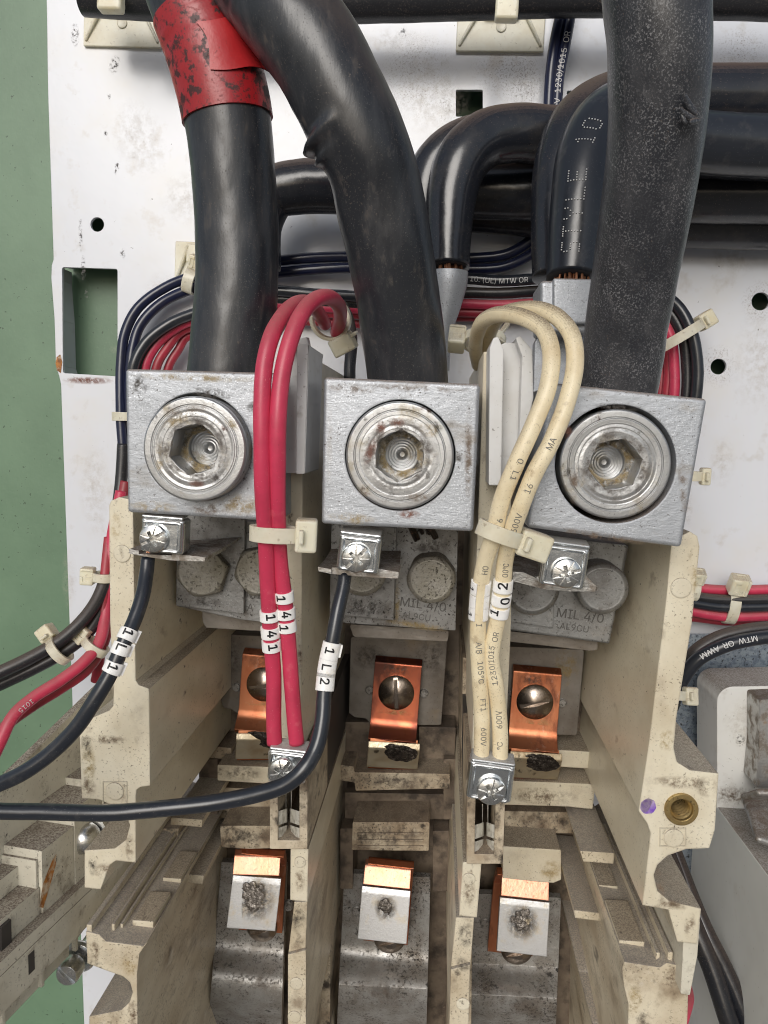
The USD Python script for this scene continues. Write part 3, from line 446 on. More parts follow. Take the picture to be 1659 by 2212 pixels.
for i, (x, y, cm, rot, sm) in enumerate(up):
    o = P(x, y, 66); n = uniq(C, 'x')
    q = part(C, 'upper_contact', place(strip([(14.2, -3.5), (12.8, -.4), (-11.8, 1.6), (-15.8, 4.6), (-19.4, 8.6)], 21, 2.4), o, rz=RZ), cm, label=('heat darkened copper contact' if i == 1 else None))
    part(q, 'screw', place(slot_screw(8.0, rot), P(x, y, 67.4)), CSCREW)
    sv = strip([(-19.2, 9.6), (-21.5, 10.4), (-31.5, 6.6)], 22.5, 2.2)
    part(q, 'silver_tip', place(sv, o, rz=RZ, ry=(14 if i == 0 else 6)), SILVD)
    part(q, 'copper_backing', place(strip([(-18.5, 7.5), (-21.3, 8.2), (-33.5, 3.6)], 21, 1.8), o, rz=RZ, ry=(14 if i == 0 else 6)), COPP)
    part(q, 'arc_mark', place(place_z := blob(8.2 if i else 8.0, .9, 3 + i, 1.0, .52), P(x + (-6, 4, 10)[i], y + (120, 130, 132)[i], 66 + 10.6), rx=18, rz=RZ - 2), ARC, smooth=True)
# terminal plates with threaded side holes
def thread_stub(x, y, h, r):
    prof = [(0, -2)]; z = -2.0
    while z < .6: prof += [(r, z), (r - .45, z + .35)]; z += .7
    return place(lathe(prof + [(r - .6, 1.0), (0, 1.0), (0, -2)], 24), P(x, y, h))
tp = [[(472, 1370), (604, 1376), (604, 1545), (520, 1545), (500, 1532), (482, 1528), (474, 1500)], [(758, 1376), (966, 1382), (953, 1566), (905, 1566), (800, 1562), (790, 1552), (766, 1549), (754, 1540)], [(1080, 1396), (1262, 1404), (1246, 1588), (1085, 1584)]]
for i, pl in enumerate(tp):
    part(C, 'terminal_plate', prism(pl, 61, 52, 1.0), PLATE)
for x, y in ((511, 1484), (799, 1490), (916, 1497), (1105, 1500), (1214, 1518)): part(C, 'threaded_stud', thread_stub(x, y, 60.8, 2.3), BUS)
# lower contacts and bus bars
def bus(pts_l, pts_r, hs):
    """bent plate through rows of (left, right) picture points at heights hs"""
    n = len(hs); F_ = np.array([[P(*pts_l[k], hs[k]), P(*pts_r[k], hs[k])] for k in range(n)]); Bk = F_ + np.array([0, .004, 0])
    v = np.vstack([F_.reshape(-1, 3), Bk.reshape(-1, 3)]); m = 2 * n; f = []
    for k in range(n - 1):
        a, b, c, d = 2 * k, 2 * k + 1, 2 * k + 3, 2 * k + 2
        f += [[a, d, c], [a, c, b], [a + m, b + m, c + m], [a + m, c + m, d + m], [a, a + m, d + m], [a, d + m, d], [b, c, c + m], [b, c + m, b + m]]
    f += [[0, 1, 1 + m], [0, 1 + m, m]]
    return trimesh.Trimesh(v, f, process=False)
def curve_rows(l0, l1, r0, r1, y0, n=24):
    hs, L_, R_ = [], [], []
    for k in range(n + 1):
        t = k / n
        h = 60 + 13 * (.5 - .5 * math.cos(np.clip((t - .36) / .20, 0, 1) * math.pi)) - 20 * (.5 - .5 * math.cos(np.clip((t - .60) / .22, 0, 1) * math.pi))
        y = y0 + (2330 - y0) * t
        hs.append(h); L_.append((l0 + (l1 - l0) * t, y)); R_.append((r0 + (r1 - r0) * t, y + 10))
    return bus(L_, R_, hs)
for a in ((478, 440, 618, 604, 1862), (744, 722, 930, 918, 1886), (1016, 1000, 1212, 1196, 1930)): part(C, 'bus_bar', curve_rows(*a), BUS, smooth=40)
lo = [(556, 1908, 8), (835, 1932, 0), (1122, 1956, 0)]
for i, (x, y, ry) in enumerate(lo):
    o = P(x, y, 66)
    q = part(C, 'lower_contact', place(strip([(-24.0, -1.5), (10.0, -1.5), (16.2, 3.0), (19.6, 6.2), (18.2, 8.6)], 20.5, 2.6), o + np.array([(.0026, .0012, -.0022)[i], 0, 0]), rz=RZ, ry=ry * .3), COPP)
    part(q, 'screw', place(slot_screw(7.2, 20), P(x + (10, 6, -6)[i], y + 94, 66)), CSCREW)
    part(q, 'copper_fold', place(strip([(19.4, 6.4), (18.0, 8.8), (11.5, 12.0)], 20.6, 2.4), o, rz=RZ, ry=ry), COPPB)
    part(q, 'silver_tip', place(strip([(10.9, 12.2), (8.5, 13.0), (-10.5, 17.4)], 21.5, 2.6), o, rz=RZ - (3 if i == 0 else 0), ry=ry), SILV)
    u = P(x + (-6, -2, 6)[i], y + (34, 30, 36)[i], 66 + 16.25)
    R_ = (7.2, 4.0, 5.6)[i]; rg = np.random.default_rng(40 + i)
    un = u + np.array([0, -.00012, .0000])
    stain(q, 0, 0, 0, R_ * 1.7, R_ * 1.8, 10, G_TAN, c=un + np.array([0, .00006, -.00002]), tilt=-13, name='heat_tint'); stain(q, 0, 0, 0, R_ * 1.35, R_ * 1.4, 10, G_SCORCH, c=un, tilt=-13, name='scorch')
    bl = [splat(R_ * .5, .28, 20 + i)]
    for k in range(26):
        an, d_ = rg.uniform(0, 6.28), R_ * rg.uniform(.15, .78); m_ = splat(R_ * rg.uniform(.10, .26), rg.uniform(.25, .5), 60 + k); m_.apply_translation([d_ * math.cos(an) * .9 * mm, (d_ * math.sin(an) + .15 * R_) * mm, .2 * mm]); bl.append(m_)
    part(q, 'arc_mark', [place(m_, u + np.array([0, -.0001, 0]), rx=-13, rz=20) for m_ in bl], ARCL, smooth=True)
for x, y in ((622, 1958), (770, 1968), (888, 1970), (1048, 1994)): part(C, 'threaded_stud', thread_stub(x, y, 60.5, 2.4), BUS)

# pale grey barrier inserts clipped over the dividers
b1 = thing('barrier_insert', 'pale grey plastic insert on the divider just behind the two red wires', 'plastic insert')
part(b1, 'insert_body', prism([(588, 748), (640, 742), (652, 748), (645, 1022), (588, 1022)], 169, 140, .3), INS)
part(b1, 'insert_rib', prism([(642, 742), (668, 745), (666, 760), (657, 1024), (640, 1024)], 177, 150, .3), INS)
part(b1, 'insert_flange', hull([P(666, 742, 177), P(668, 742, 177), P(657, 1022, 177), P(659, 1022, 177), P(666, 742, 150), P(668, 742, 150), P(658, 1016, 172), P(656, 1016, 172)]), INS)
part(b1, 'insert_cap', loft([(620, 738), (662, 728), (668, 748), (618, 752)], 176, [(640, 742), (668, 730), (672, 750), (640, 755)], 150), INS)
b2 = thing('barrier_insert', 'pale grey ribbed plastic insert on the divider left of the cream wires', 'plastic insert')
part(b2, 'insert_body', prism([(1074, 748), (1092, 740), (1126, 742), (1134, 760), (1118, 1046), (1074, 1046)], 170, 140, .3), INS)
part(b2, 'insert_rib', prism([(1058, 752), (1066, 730), (1076, 728), (1088, 756), (1082, 1048), (1056, 1048)], 177, 150, .3), INS)
part(b2, 'insert_rib', prism([(1114, 730), (1124, 726), (1150, 756), (1152, 860), (1120, 1000), (1128, 770)], 176, 150, .3), INS)

# ---------------------------------------------------------------- aluminium lugs with socket screws
def rough_edges(m, amp=.07, length=1.0):
    t = tm(man(m).refine_to_length(length * mm)); n = t.vertex_normals
    t.vertices = t.vertices + n * ((meshkit.fbm(t.vertices * 900, 3, 5) - .5) * 2 * amp * mm)[:, None]; return t
def lug_block(corners, h0, h1, r=1.1, bore=None):
    f = [P(x, y, h0) for x, y in corners]; c = np.mean(f, 0); pts = []
    for p in f:
        d = (c - p); q = p + d / np.linalg.norm(d) * r * 1.35 * mm
        pts += [ball(q + np.array([0, r * mm, 0]), r * mm), ball(q + np.array([0, (h0 - h1) * mm, 0]), r * mm)]
    b = hull(np.vstack(pts))
    if bore:
        x, y, R = bore; k = man(place(trimesh.creation.cylinder(R * mm, 90 * mm, sections=72), P(x, y, h0))); b = b - k
    return rough_edges(b)
def socket_screw(R, top, turn, seed, threads=True):
    rg = np.random.default_rng(seed)
    prof = [(0, -18), (R, -18)]
    z = -17.0
    while z < top - 2.6:
        prof += [(R, z), (R - .55, z + .75), (R, z + 1.5)]; z += 1.5
    prof += [(R, top - .75), (R - .18, top - .3), (R - .55, top - .04), (R - .9, top), (R - 2.2, top)]
    prof += [(R - 2.35, top - .3), (R - 2.6, top - .3)]
    r = R - 2.8
    while r > 8.0:
        dz = rg.uniform(-.13, .05); prof += [(r, top + dz), (r - .38, top + dz)]; r -= rg.uniform(.45, .9)
    prof += [(7.8, top - .15), (0, top - .2)]
    b = man(lathe(prof + [prof[0]], 96))
    hexa = m3.Manifold.cylinder(14 * mm, 7.7 * mm, 7.7 * mm, 6).rotate([0, 0, turn]).translate([0, 0, (top - 9.5) * mm])
    ch = m3.Manifold.cylinder(2.0 * mm, 5.6 * mm, 7.5 * mm, 48).translate([0, 0, (top - 1.6) * mm])
    rec = [(0, top - 15.5), (.8, top - 15.4), (1.1, top - 14.4)]
    for i, q in enumerate(np.linspace(1.5, 5.2, 10)): rec.append((q, top - 14.1 + .20 * (q - 1) ** 1.45 * .42 + (.12 if i % 2 else 0)))
    rec += [(5.3, top - 8), (0, top - 8)]
    return tm(b - hexa - ch - man(lathe(rec + [rec[0]], 64)))
GL = 'aluminium box lugs on the three big cables'
LUGS = [
    ('left aluminium box lug, its socket screw standing proud with worn threads', [(270, 797), (600, 806), (602, 1126), (275, 1106)], (428, 966, 116), 7.5, 17),
    ('middle aluminium box lug with reddish stains round its socket screw', [(700, 815), (1037, 830), (1022, 1148), (694, 1131)], (864, 984, 117), 1.8, 27),
    ('right aluminium box lug, turned askew on its cable, with clean screw sunk in its bore', [(1192, 827), (1528, 862), (1472, 1182), (1138, 1139)], (1329, 1003, 117), .2, 12)]
LH = 179
for i, (lab, cs, (sx, sy, sr), top, turn) in enumerate(LUGS):
    t = thing('cable_lug', lab, 'cable lug')
    R = sr * S(LH + top)
    part(t, 'lug_body', lug_block(cs, LH, 134, bore=(sx, sy, sr * S(LH) / 1 + (.35 if i < 2 else 1.2))), ALU, smooth=40)
    part(t, 'socket_screw', place(socket_screw(R, top, turn, 3 + i), P(sx, sy, LH) if i != 0 else P(sx + 9, sy + 3, LH)), ALUS, smooth=22)

# terminal lugs behind, with hex bolts
def bolt_head(r, hgt, hexy, rot):
    a = man(lathe([(0, -3), (r, -3), (r, hgt - 1.4), (r - .5, hgt - .5), (r - 1.5, hgt), *[(q, hgt - .12 * (k % 2)) for k, q in enumerate(np.linspace(r - 1.9, .6, 12))], (0, hgt), (0, -3)], 64))
    if hexy: a = a ^ m3.Manifold.cylinder(30 * mm, r * hexy * mm, r * hexy * mm, 6, True).rotate([0, 0, rot])
    return tm(a)
def flat_text(word, x, y, h, height, rz, ry=0):
    return place(meshkit.text_mesh(word, height * mm, .00012), P(x, y, h), rz=rz)
TL = [
    dict(lab='left terminal block under its lug, with two speckled hex bolts', body=[(386, 1120), (560, 1128), (606, 1130), (604, 1348), (520, 1338), (381, 1309)], tab=[(384, 1100), (529, 1106), (526, 1326), (380, 1308)], low=[(436, 1318), (606, 1336), (606, 1366), (446, 1356), (438, 1344)], bolts=[(444, 1230, 9.8, 1.02, 12), (566, 1230, 9.4, 1.02, 12)], txt=(530, 1290), t2=(533, 1318), word='MIL 4/0'),
    dict(lab='middle terminal block between the dividers, with one round bolt in view beside a plate', body=[(716, 1120), (990, 1128), (984, 1362), (748, 1346), (712, 1336)], tab=[(716, 1130), (857, 1140), (850, 1340), (712, 1326)], low=[(754, 1348), (970, 1362), (967, 1386), (764, 1376)], bolts=[(786, 1226, 8.8, 0, 0), (932, 1243, 8.6, 1.10, 8)], txt=(862, 1308), t2=(868, 1334), word='MIL 4/0'),
    dict(lab='right terminal block above the right bare copper contact, with two ringed bolts', body=[(1095, 1150), (1358, 1178), (1316, 1390), (1092, 1360)], tab=[(1100, 1160), (1204, 1170), (1194, 1356), (1096, 1342)], low=[(1085, 1362), (1292, 1384), (1290, 1404), (1276, 1406), (1085, 1384)], bolts=[(1144, 1262, 9.4, 0, 0), (1291, 1262, 9.0, 0, 0)], txt=(1200, 1332), t2=(1208, 1358), word='MIL 4/0')]
for i, d in enumerate(TL):
    t = thing('terminal_block', d['lab'], 'terminal block')
    part(t, 'block_body', rough_edges(prism(d['body'], 124, 75, .4), .08), ALUD, smooth=40)
    part(t, 'cover_plate', rough_edges(prism(d['tab'], 127, 124.05, .3), .06), ALUD, smooth=40)
    part(t, 'lower_bar', rough_edges(prism(d['low'], 116, 62, .8), .1), PLATE, smooth=40)
    for x, y, r, hx, rot in d['bolts']: part(t, 'bolt', place(bolt_head(r, 5.5 if i == 0 else 9.0, hx, rot), P(x, y, 126)), BOLT if i < 2 else ALUD)
    ttx = flat_text(d['word'], *d['txt'], 124.02, 3.3, -5.5); tt2 = flat_text('AL9CU', *d['t2'], 124.02, 2.3, -5.5)
    if i == 0:
        ttx = flat_text('MI', *d['txt'], 124.02, 3.3, -4); tt2 = flat_text('A', *d['t2'], 124.02, 2.6, -4)
    part(t, 'stamped_lettering', [ttx, tt2], STAMP, smooth=False)

# ---------------------------------------------------------------- strands helper
def strands(points, r_bundle, n, r=.22, flare=.0, seed=0):
    rg = np.random.default_rng(seed); ms = []
    a, b = np.asarray(points[0]), np.asarray(points[1]); ax = (b - a) / np.linalg.norm(b - a)
    e = np.cross(ax, [0.2, 1, 0.1]); e /= np.linalg.norm(e); f = np.cross(ax, e)
    for k in range(n):
        q = math.sqrt(rg.uniform(0, 1)) * r_bundle * mm; th = rg.uniform(0, 6.28); o = q * (math.cos(th) * e + math.sin(th) * f)
        q2 = o * (1 + flare * rg.uniform(.4, 1.3)) + (e * rg.normal() + f * rg.normal()) * .15 * mm
        ms.append(Tube([a + o, (a + b) / 2 + o * .5 + q2 * .5, b + q2], r, step=2, seg=6).mesh())
    return ms

# ---------------------------------------------------------------- the three big cables
def big(name, label, pts, mat, disp):
    t = thing(name, label, 'power cable'); T = Tube(path([p[:3] for p in pts]), [p[3] for p in pts], step=1.0, seg=64, disp=disp); part(t, 'jacket', T.mesh(), mat, smooth=True); return t, T
nd1 = noise_disp(.45, 14, 1)
c1, T1 = big('power_cable', 'thick black cable banded with red tape, going into the left lug', [(330, -180, 158, 12.8), (390, -60, 158, 12.9), (428, 40, 158, 13.0), (462, 130, 158, 13.1), (488, 230, 157, 13.2), (503, 350, 156, 13.0), (511, 480, 155, 12.9), (512, 620, 155, 12.9), (502, 740, 155, 13.1), (492, 830, 155, 13.1), (488, 880, 155, 12.8)], RUB, nd1)
a0, a1 = T1.near(425, 30, 158), T1.near(490, 256, 157)
def tape_disp(a, th):
    base = nd1(a, th); r1 = np.exp(-((a - (a0 + 5.2 + .8 * np.sin(th))) / .5) ** 2) * .35
    return base + r1 + np.where(a > a0 + 9 + 1.5 * np.sin(th + 1), .22, 0)
T1.disp = tape_disp; 
tapem = T1.mesh(a0, a1, .45); part(c1, 'red_tape', tapem, TAPE, smooth=50); T1.disp = nd1
def patch(T, s0, s1, g0, g1, lift, nn=16):
    v = []; 
    for a in np.linspace(s0, s1, nn):
        p, tt, e1, r = T.frame(np.array([a * mm])); y = np.cross(e1[0], tt[0])
        for g in np.linspace(g0, g1, nn):
            u = (a - s0) / (s1 - s0); w = (g - g0) / (g1 - g0)
            R = r[0] + (1.25 + lift * w ** 2 + .35 * math.sin(5 * u + 3 * w) * w) * mm
            gg = math.radians(g + 4 * math.sin(4.3 * u)); v.append(p[0] + R * (math.cos(gg) * e1[0] + math.sin(gg) * y) + tt[0] * (.6 * math.sin(7 * w) + 4 * w * (.4 - 0)) * mm)
    v = np.array(v); i, j = np.meshgrid(np.arange(nn - 1), np.arange(nn - 1), indexing='ij'); a = (i * nn + j).ravel()
    f = np.vstack([np.column_stack([a, a + 1, a + nn + 1]), np.column_stack([a, a + nn + 1, a + nn])])
    n = trimesh.Trimesh(v, f, process=False).vertex_normals; k = len(v)
    return trimesh.Trimesh(np.vstack([v, v + n * .25 * mm]), np.vstack([f, f[:, ::-1] + k]), process=False)
am = T1.near(478, 140, 158)
part(c1, 'loose_tape_end', patch(T1, am - 6, am + 6, -4, 78, 2.6), TAPEC, label='bright red torn end of the tape lifting off', smooth=60)
def disp2(a, th):
    d = noise_disp(.5, 12, 2)(a, th)
    fold = np.exp(-((a - fold_s - 2.2 * np.cos(th - fold_t)) / 1.6) ** 2) * np.clip(np.cos(th - fold_t) * 1.3 - .15, 0, 1) * 2.9
    fold2 = np.exp(-((a - fold_s - 5.2 - 1.5 * np.cos(th - fold_t)) / 1.2) ** 2) * np.clip(np.cos(th - fold_t) * 1.5 - .5, 0, 1) * 1.7
    dip = -np.exp(-((a - fold_s - 13) / 6) ** 2) * np.clip(np.cos(th - fold_t), 0, 1) * .9
    crease = -.35 * np.exp(-(((a - fold_s + 42) + 2 * np.sin(th)) / 1.0) ** 2)
    return d + fold + fold2 + dip + crease
fold_s, fold_t = 0, 0
p2 = [(455, -230, 150, 14), (535, -75, 166, 14), (618, 28, 172, 13.9), (686, 120, 174, 13.6), (743, 230, 174, 13.3), (788, 332, 172, 13.2), (817, 425, 168, 13.1), (842, 545, 164, 13.0), (860, 655, 160, 12.8), (872, 740, 157, 12.7), (880, 815, 155, 12.6), (884, 880, 153, 12.3)]
t2_ = Tube(path([p[:3] for p in p2]), [p[3] for p in p2], step=1.0, seg=64)
fold_s = t2_.near(735, 275, 173)
i_ = int(np.searchsorted(t2_.s, fold_s * mm)); want = P(672, 300, 172) - t2_.p[i_]; fold_t = math.atan2(want @ np.cross(t2_.t[i_], t2_.e[i_]), want @ t2_.e[i_])
c2, T2 = big('power_cable', 'thick black cable with a creased fold in its side, arching down into the middle lug', p2, RUB, disp2)
part(c2, 'bare_strands', strands([P(905, 1128, 140), P(922, 1166, 128)], 4, 7, .7, .12, 4), STRANDK)
c3, T3 = big('power_cable', 'thick crazed black cable with a torn nick, running down into the right lug', [(1395, -260, 190, 12.86), (1410, -120, 192, 12.86), (1418, 0, 192, 12.82), (1424, 110, 190, 12.58), (1422, 220, 186, 12.48), (1411, 340, 181, 12.38), (1392, 470, 174, 12.29), (1370, 600, 166, 12.19), (1352, 710, 160, 12.00), (1342, 790, 157, 11.90), (1334, 842, 155, 11.90)], RUB3, noise_disp(.4, 12, 3))
part(c3, 'bare_strands', strands([P(1334, 790, 156), P(1334, 900, 154)], 10.5, 60, .8, 0, 5), STRAND)
# torn nick: a few curled flaps of jacket
fl_ = []
for (x, y, w, hh, rz, ry) in ((1490, 228, 6.5, 2.0, -38, 30), (1484, 248, 6.0, 1.6, -22, 20), (1499, 262, 4.6, 1.5, 20, 40), (1476, 256, 3.2, 1.2, -60, 10)):
    g = trimesh.creation.icosphere(3, 1.0); g.vertices = g.vertices * np.array([w / 2, hh / 2, .5]) * mm; g.vertices[:, 2] += (np.abs(g.vertices[:, 0]) / mm) ** 2 * .06 * mm
    p, tt, e1, r = T3.frame(np.array([T3.near(x - 70, y, 184) * mm])); fl_.append(place(g, P(x, y, 198), rz=rz, ry=ry))
part(c3, 'torn_flap', fl_, RUB3, smooth=True)

# ---------------------------------------------------------------- heavy cables along the panel
GH = 'heavy black cables looped along the panel'
def heavy(label, pts, mat=RUBD, seg=36, **k):
    t = thing('panel_cable', label, 'cable'); T = Tube(path([p[:3] for p in pts]), [p[3] for p in pts], step=1.5, seg=seg, disp=noise_disp(.22, 10, len(label))); part(t, 'jacket', T.mesh(), mat, smooth=True); return t, T
heavy('black cable crossing the very top edge of the photo behind the three thick cables', [(180, -6, 30, 8), (300, 2, 30, 8), (520, 10, 30, 8.2), (760, 6, 32, 8.3), (1000, 0, 32, 8.2), (1250, -6, 32, 8.0), (1500, -4, 32, 8.2), (1800, 4, 32, 8.2)], WIREBD)
hp, hT = heavy('dusty black cable bending down from the right into a tinned lug behind the middle cable', [(1800, 330, 52, 12), (1500, 318, 52, 12), (1300, 300, 54, 12), (1190, 294, 58, 11.6), (1120, 288, 62, 11.4), (1050, 300, 66, 11.2), (1000, 345, 70, 11.0), (978, 410, 72, 10.4), (970, 490, 74, 9.6), (967, 580, 76, 8.8)])
part(hp, 'bare_strands', strands([P(968, 570, 76), P(968, 600, 76)], 6.5, 40, .5, 0, 6), STRAND)
heavy('dusty black cable bend just left of the lugged cable, half behind the middle cable', [(1190, 330, 34, 10.5), (1080, 300, 36, 10.5), (1000, 310, 38, 10.5), (940, 360, 40, 10.5), (918, 440, 42, 10), (920, 560, 42, 9.5), (926, 700, 42, 9)])
hb, hbT = heavy('upper heavy cable at the right, bending down with dusty shoulder beside the printed cable', [(1800, 214, 44, 13.2), (1560, 212, 46, 13.2), (1420, 212, 52, 12.4), (1320, 224, 66, 11.8), (1252, 270, 78, 11.5), (1216, 350, 84, 11.0), (1206, 450, 88, 10.4), (1204, 602, 92, 9.6)])
hc, hcT = heavy('black cable printed STYLE in white dots, just left of the right thick cable', [(1800, 320, 60, 12), (1480, 300, 70, 11.6), (1360, 240, 84, 11.2), (1300, 270, 96, 11.0), (1266, 340, 103, 10.8), (1252, 440, 108, 10.4), (1242, 540, 110, 9.8), (1236, 604, 112, 9.2)], WIREB)
part(hc, 'bare_strands', strands([P(1236, 590, 112), P(1234, 622, 112)], 6.5, 40, .5, 0, 8), STRAND)
FONT = {'S': '01111 10000 10000 01110 00001 00001 11110', 'T': '11111 00100 00100 00100 00100 00100 00100', 'Y': '10001 10001 01010 00100 00100 00100 00100', 'L': '10000 10000 10000 10000 10000 10000 11111', 'E': '11111 10000 10000 11110 10000 10000 11111', '1': '00100 01100 00100 00100 00100 00100 01110', '0': '01110 10001 10001 10001 10001 10001 01110'}
def dots(T, word, a, pitch, d, ang, gap=7.0):
    ms = []; dot = trimesh.creation.icosphere(1, 1.0)
    for i, ch in enumerate(word):
        for j, row in enumerate(FONT.get(ch, '').split()):
            for k, b in enumerate(row):
                if b == '1':
                    p, t, e1, r = T.frame(np.array([a * mm + d * ((i - len(word) / 2) * gap + k) * pitch * .86 * mm])); y = np.cross(e1[0], d * t[0]); g = math.radians(ang) + (3 - j) * pitch * mm / r[0]
                    n = math.cos(g) * e1[0] + math.sin(g) * y; m = dot.copy(); m.vertices = m.vertices * .27 * mm + p[0] + n * (r[0] + .12 * mm); ms.append(m)
    return ms
part(hc, 'lettering', dots(hcT, 'STYLE 10', hcT.near(1252, 425, 108), 1.02, -1, 10), PRINTW, smooth=True)
heavy('second heavy cable at the right, between the upper and lower ones', [(1800, 326, 40, 13.0), (1560, 318, 40, 12.8), (1400, 316, 40, 12.8), (1280, 320, 40, 12.4)])
heavy('long heavy cable crossing behind the middle cable to the taped one', [(1800, 424, 34, 12.2), (1560, 422, 34, 12.2), (1300, 418, 34, 12.2), (1080, 414, 32, 12.4), (880, 408, 32, 12.2), (740, 404, 32, 12.0), (650, 404, 32, 12), (590, 420, 32, 11.6), (560, 480, 32, 11), (556, 580, 32, 11)])
heavy('lowest heavy cable at the right, mostly in the shadow of the one above', [(1800, 492, 16, 10.5), (1500, 486, 16, 10.5), (1240, 470, 16, 10.5), (1000, 452, 14, 10.5), (860, 450, 14, 10.5)])
# tinned lug barrels
t = thing('tinned_lug', 'tinned barrel lug on the bent cable, seen just right of the middle thick cable', 'cable lug')
part(t, 'barrel', Tube(path([(969, 588, 76), (968, 610, 76), (962, 660, 76), (955, 720, 76), (952, 800, 74)]), [8.0, 7.9, 6.4, 4.2, 3.6], step=1, seg=40).mesh(), ALU, smooth=40)
t = thing('tinned_lug', 'tinned square barrel lug under the printed cable, left of the right thick cable', 'cable lug')
part(t, 'barrel', lug_block([(1168, 606), (1282, 604), (1276, 720), (1168, 716)], 118, 96, 1.4), ALU)
part(t, 'barrel_rib', lug_block([(1196, 600), (1282, 602), (1276, 700), (1196, 700)], 121, 116, .8), ALU)
part(t, 'palm', prism([(1168, 716), (1276, 718), (1276, 900), (1150, 900), (1156, 740)], 100, 92, .5), ALU)
part(t, 'bolt', place(bolt_head(3.2, 4, 1.05, 20), P(1163, 810, 108)), ZSCREW)

# ---------------------------------------------------------------- small wires
def wire(label, pts, r, mat, group=None, step=1.0, cat='wire', seg=16):
    t = thing('wire', label, cat, group); pp = np.array(path(pts)); sd = len(label) + len(pts); pp = pp + (np.stack([meshkit.fbm(pp * 55 + 11 * k, 2, sd + k) for k in range(3)], -1) - .5) * 1.5 * mm
    T = Tube(pp, r, step=step, seg=seg, disp=noise_disp(.07, 5, sd)); part(t, 'insulation', T.mesh(), mat, smooth=True); return t, T
# navy pair
w, T = wire('left navy blue wire of the pair dropping from the top cable past the square holes', [(1222, -40, 12), (1214, 20, 14), (1198, 90, 14), (1188, 160, 14), (1184, 240, 14), (1182, 330, 12), (1180, 420, 10), (1160, 500, 8), (1100, 548, 8), (1000, 558, 8), (880, 556, 9), (760, 554, 9), (640, 560, 10), (520, 576, 10), (430, 594, 10), (360, 620, 10), (300, 664, 12), (271, 720, 14), (262, 790, 16), (262, 900, 18), (266, 990, 20), (256, 1080, 20)], 2.55, WIREN)
w, T = wire('right navy blue wire of the top pair, printed 1230/1015 in white', [(1240, -40, 12), (1236, 20, 14), (1222, 90, 14), (1209, 160, 14), (1202, 240, 14), (1198, 330, 12), (1196, 430, 10), (1176, 520, 8), (1100, 574, 9), (1000, 582, 9), (880, 580, 9), (760, 580, 10), (640, 584, 10), (520, 600, 10), (420, 622, 10), (350, 654, 10), (305, 700, 12), (287, 750, 14), (281, 820, 16), (278, 900, 16), (276, 980, 16)], 2.55, WIREN)
part(w, 'lettering', [T.text('V  1230/1015  OR', T.near(1211, 150, 14), 2.7, -1, grow=.06)], PRINTW, smooth=False)
# black and red bundle looping behind
def loop(label, mat, dx, y1, y2, r=2.5, hh=10, txt=None, up=0):
    pts = [(284 + dx * .9, 840, hh + 4), (290 + dx, 785, hh + 4), (318 + dx * .9, 738 + dx * .2, hh + 2), (370 + dx * .4, 696 + dx * .45, hh), (430, 672 + dx * .62, hh), (560, y1 - 8, hh), (700, y1 - 4, hh), (860, y1, hh), (980, y2, hh), (1080, y2 + 2, hh), (1170, y2 - 2, hh), (1300, y2 - 6, hh), (1400, 622 + up * .5, hh + 4), (1462 - up * .9, 660 + up * .35, hh + 6), (1496 - up * 1.0, 720 + up * .1, hh + 8), (1506 - up, 790, hh + 8), (1502 - up, 860, hh + 8), (1486 - up, 940, hh + 6), (1474 - up, 1050, hh + 6)]
    w, T = wire(label, pts, r, mat)
    if txt: part(w, 'lettering', [T.text(txt[0], T.near(*txt[1]), 2.4, 1, grow=.06, ang=txt[2])], PRINTW, smooth=False)
    return T
loop('uppermost black wire of the looped bundle, printed (UL) MTW OR in white', WIREB, 0, 640, 604, 2.65, 20, ('10. (UL) MTW OR', (1075, 604, 20), 0), 0)
loop('second black wire of the looped bundle, under the printed one', WIREBD, 12, 656, 632, 2.6, 16, None, 22)
loop('upper red wire of the looped bundle', WIRER, 26, 668, 656, 2.4, 15, None, 48)
loop('lower red wire of the looped bundle, darkened by dust', WIRERD, 50, 682, 674, 2.3, 12, None, 62)
loop('innermost red wire of the looped bundle, hidden most of the way', WIRERD, 76, 700, 684, 2.2, 8, None, 76)
w, T = wire('dark wire rising behind the middle divider insert, left of the middle cable', [(760, 860, 60), (756, 800, 60), (757, 740, 56), (752, 690, 40), (740, 660, 24)], 2.6, WIREBD)
# left side bundle
w, T = wire('upper black wire of the dusty pair leaving at the left edge', [(-60, 1478, 70), (0, 1452, 66), (70, 1420, 60), (130, 1385, 54), (180, 1340, 48), (215, 1285, 40), (236, 1210, 32), (250, 1130, 26), (262, 1040, 22), (266, 960, 20)], 3.1, WIREBD)
w, T = wire('lower black wire of the dusty pair leaving at the left edge', [(-60, 1506, 64), (0, 1480, 60), (80, 1442, 55), (140, 1408, 50), (190, 1364, 44), (222, 1310, 38), (242, 1230, 30), (256, 1150, 24), (270, 1060, 20)], 3.1, WIREBD)
w, T = wire('upper red wire curving down to the left edge under the black pair', [(-30, 1668, 92), (0, 1602, 86), (30, 1545, 80), (75, 1505, 72), (130, 1468, 64), (180, 1430, 56), (212, 1390, 48), (226, 1330, 40), (232, 1240, 34), (244, 1150, 30), (262, 1060, 26)], 2.8, WIRER)
part(w, 'lettering', [T.text('1015', T.near(50, 1522, 76), 2.2, -1, ang=20, grow=.06)], PRINTW, smooth=False)
w, T = wire('lower red wire tucked under the upper one at the left edge', [(-30, 1640, 78), (10, 1570, 74), (70, 1524, 66), (130, 1488, 58), (185, 1446, 52), (216, 1400, 44), (236, 1330, 36), (240, 1240, 30), (250, 1150, 28), (272, 1040, 24)], 2.7, WIRERD)
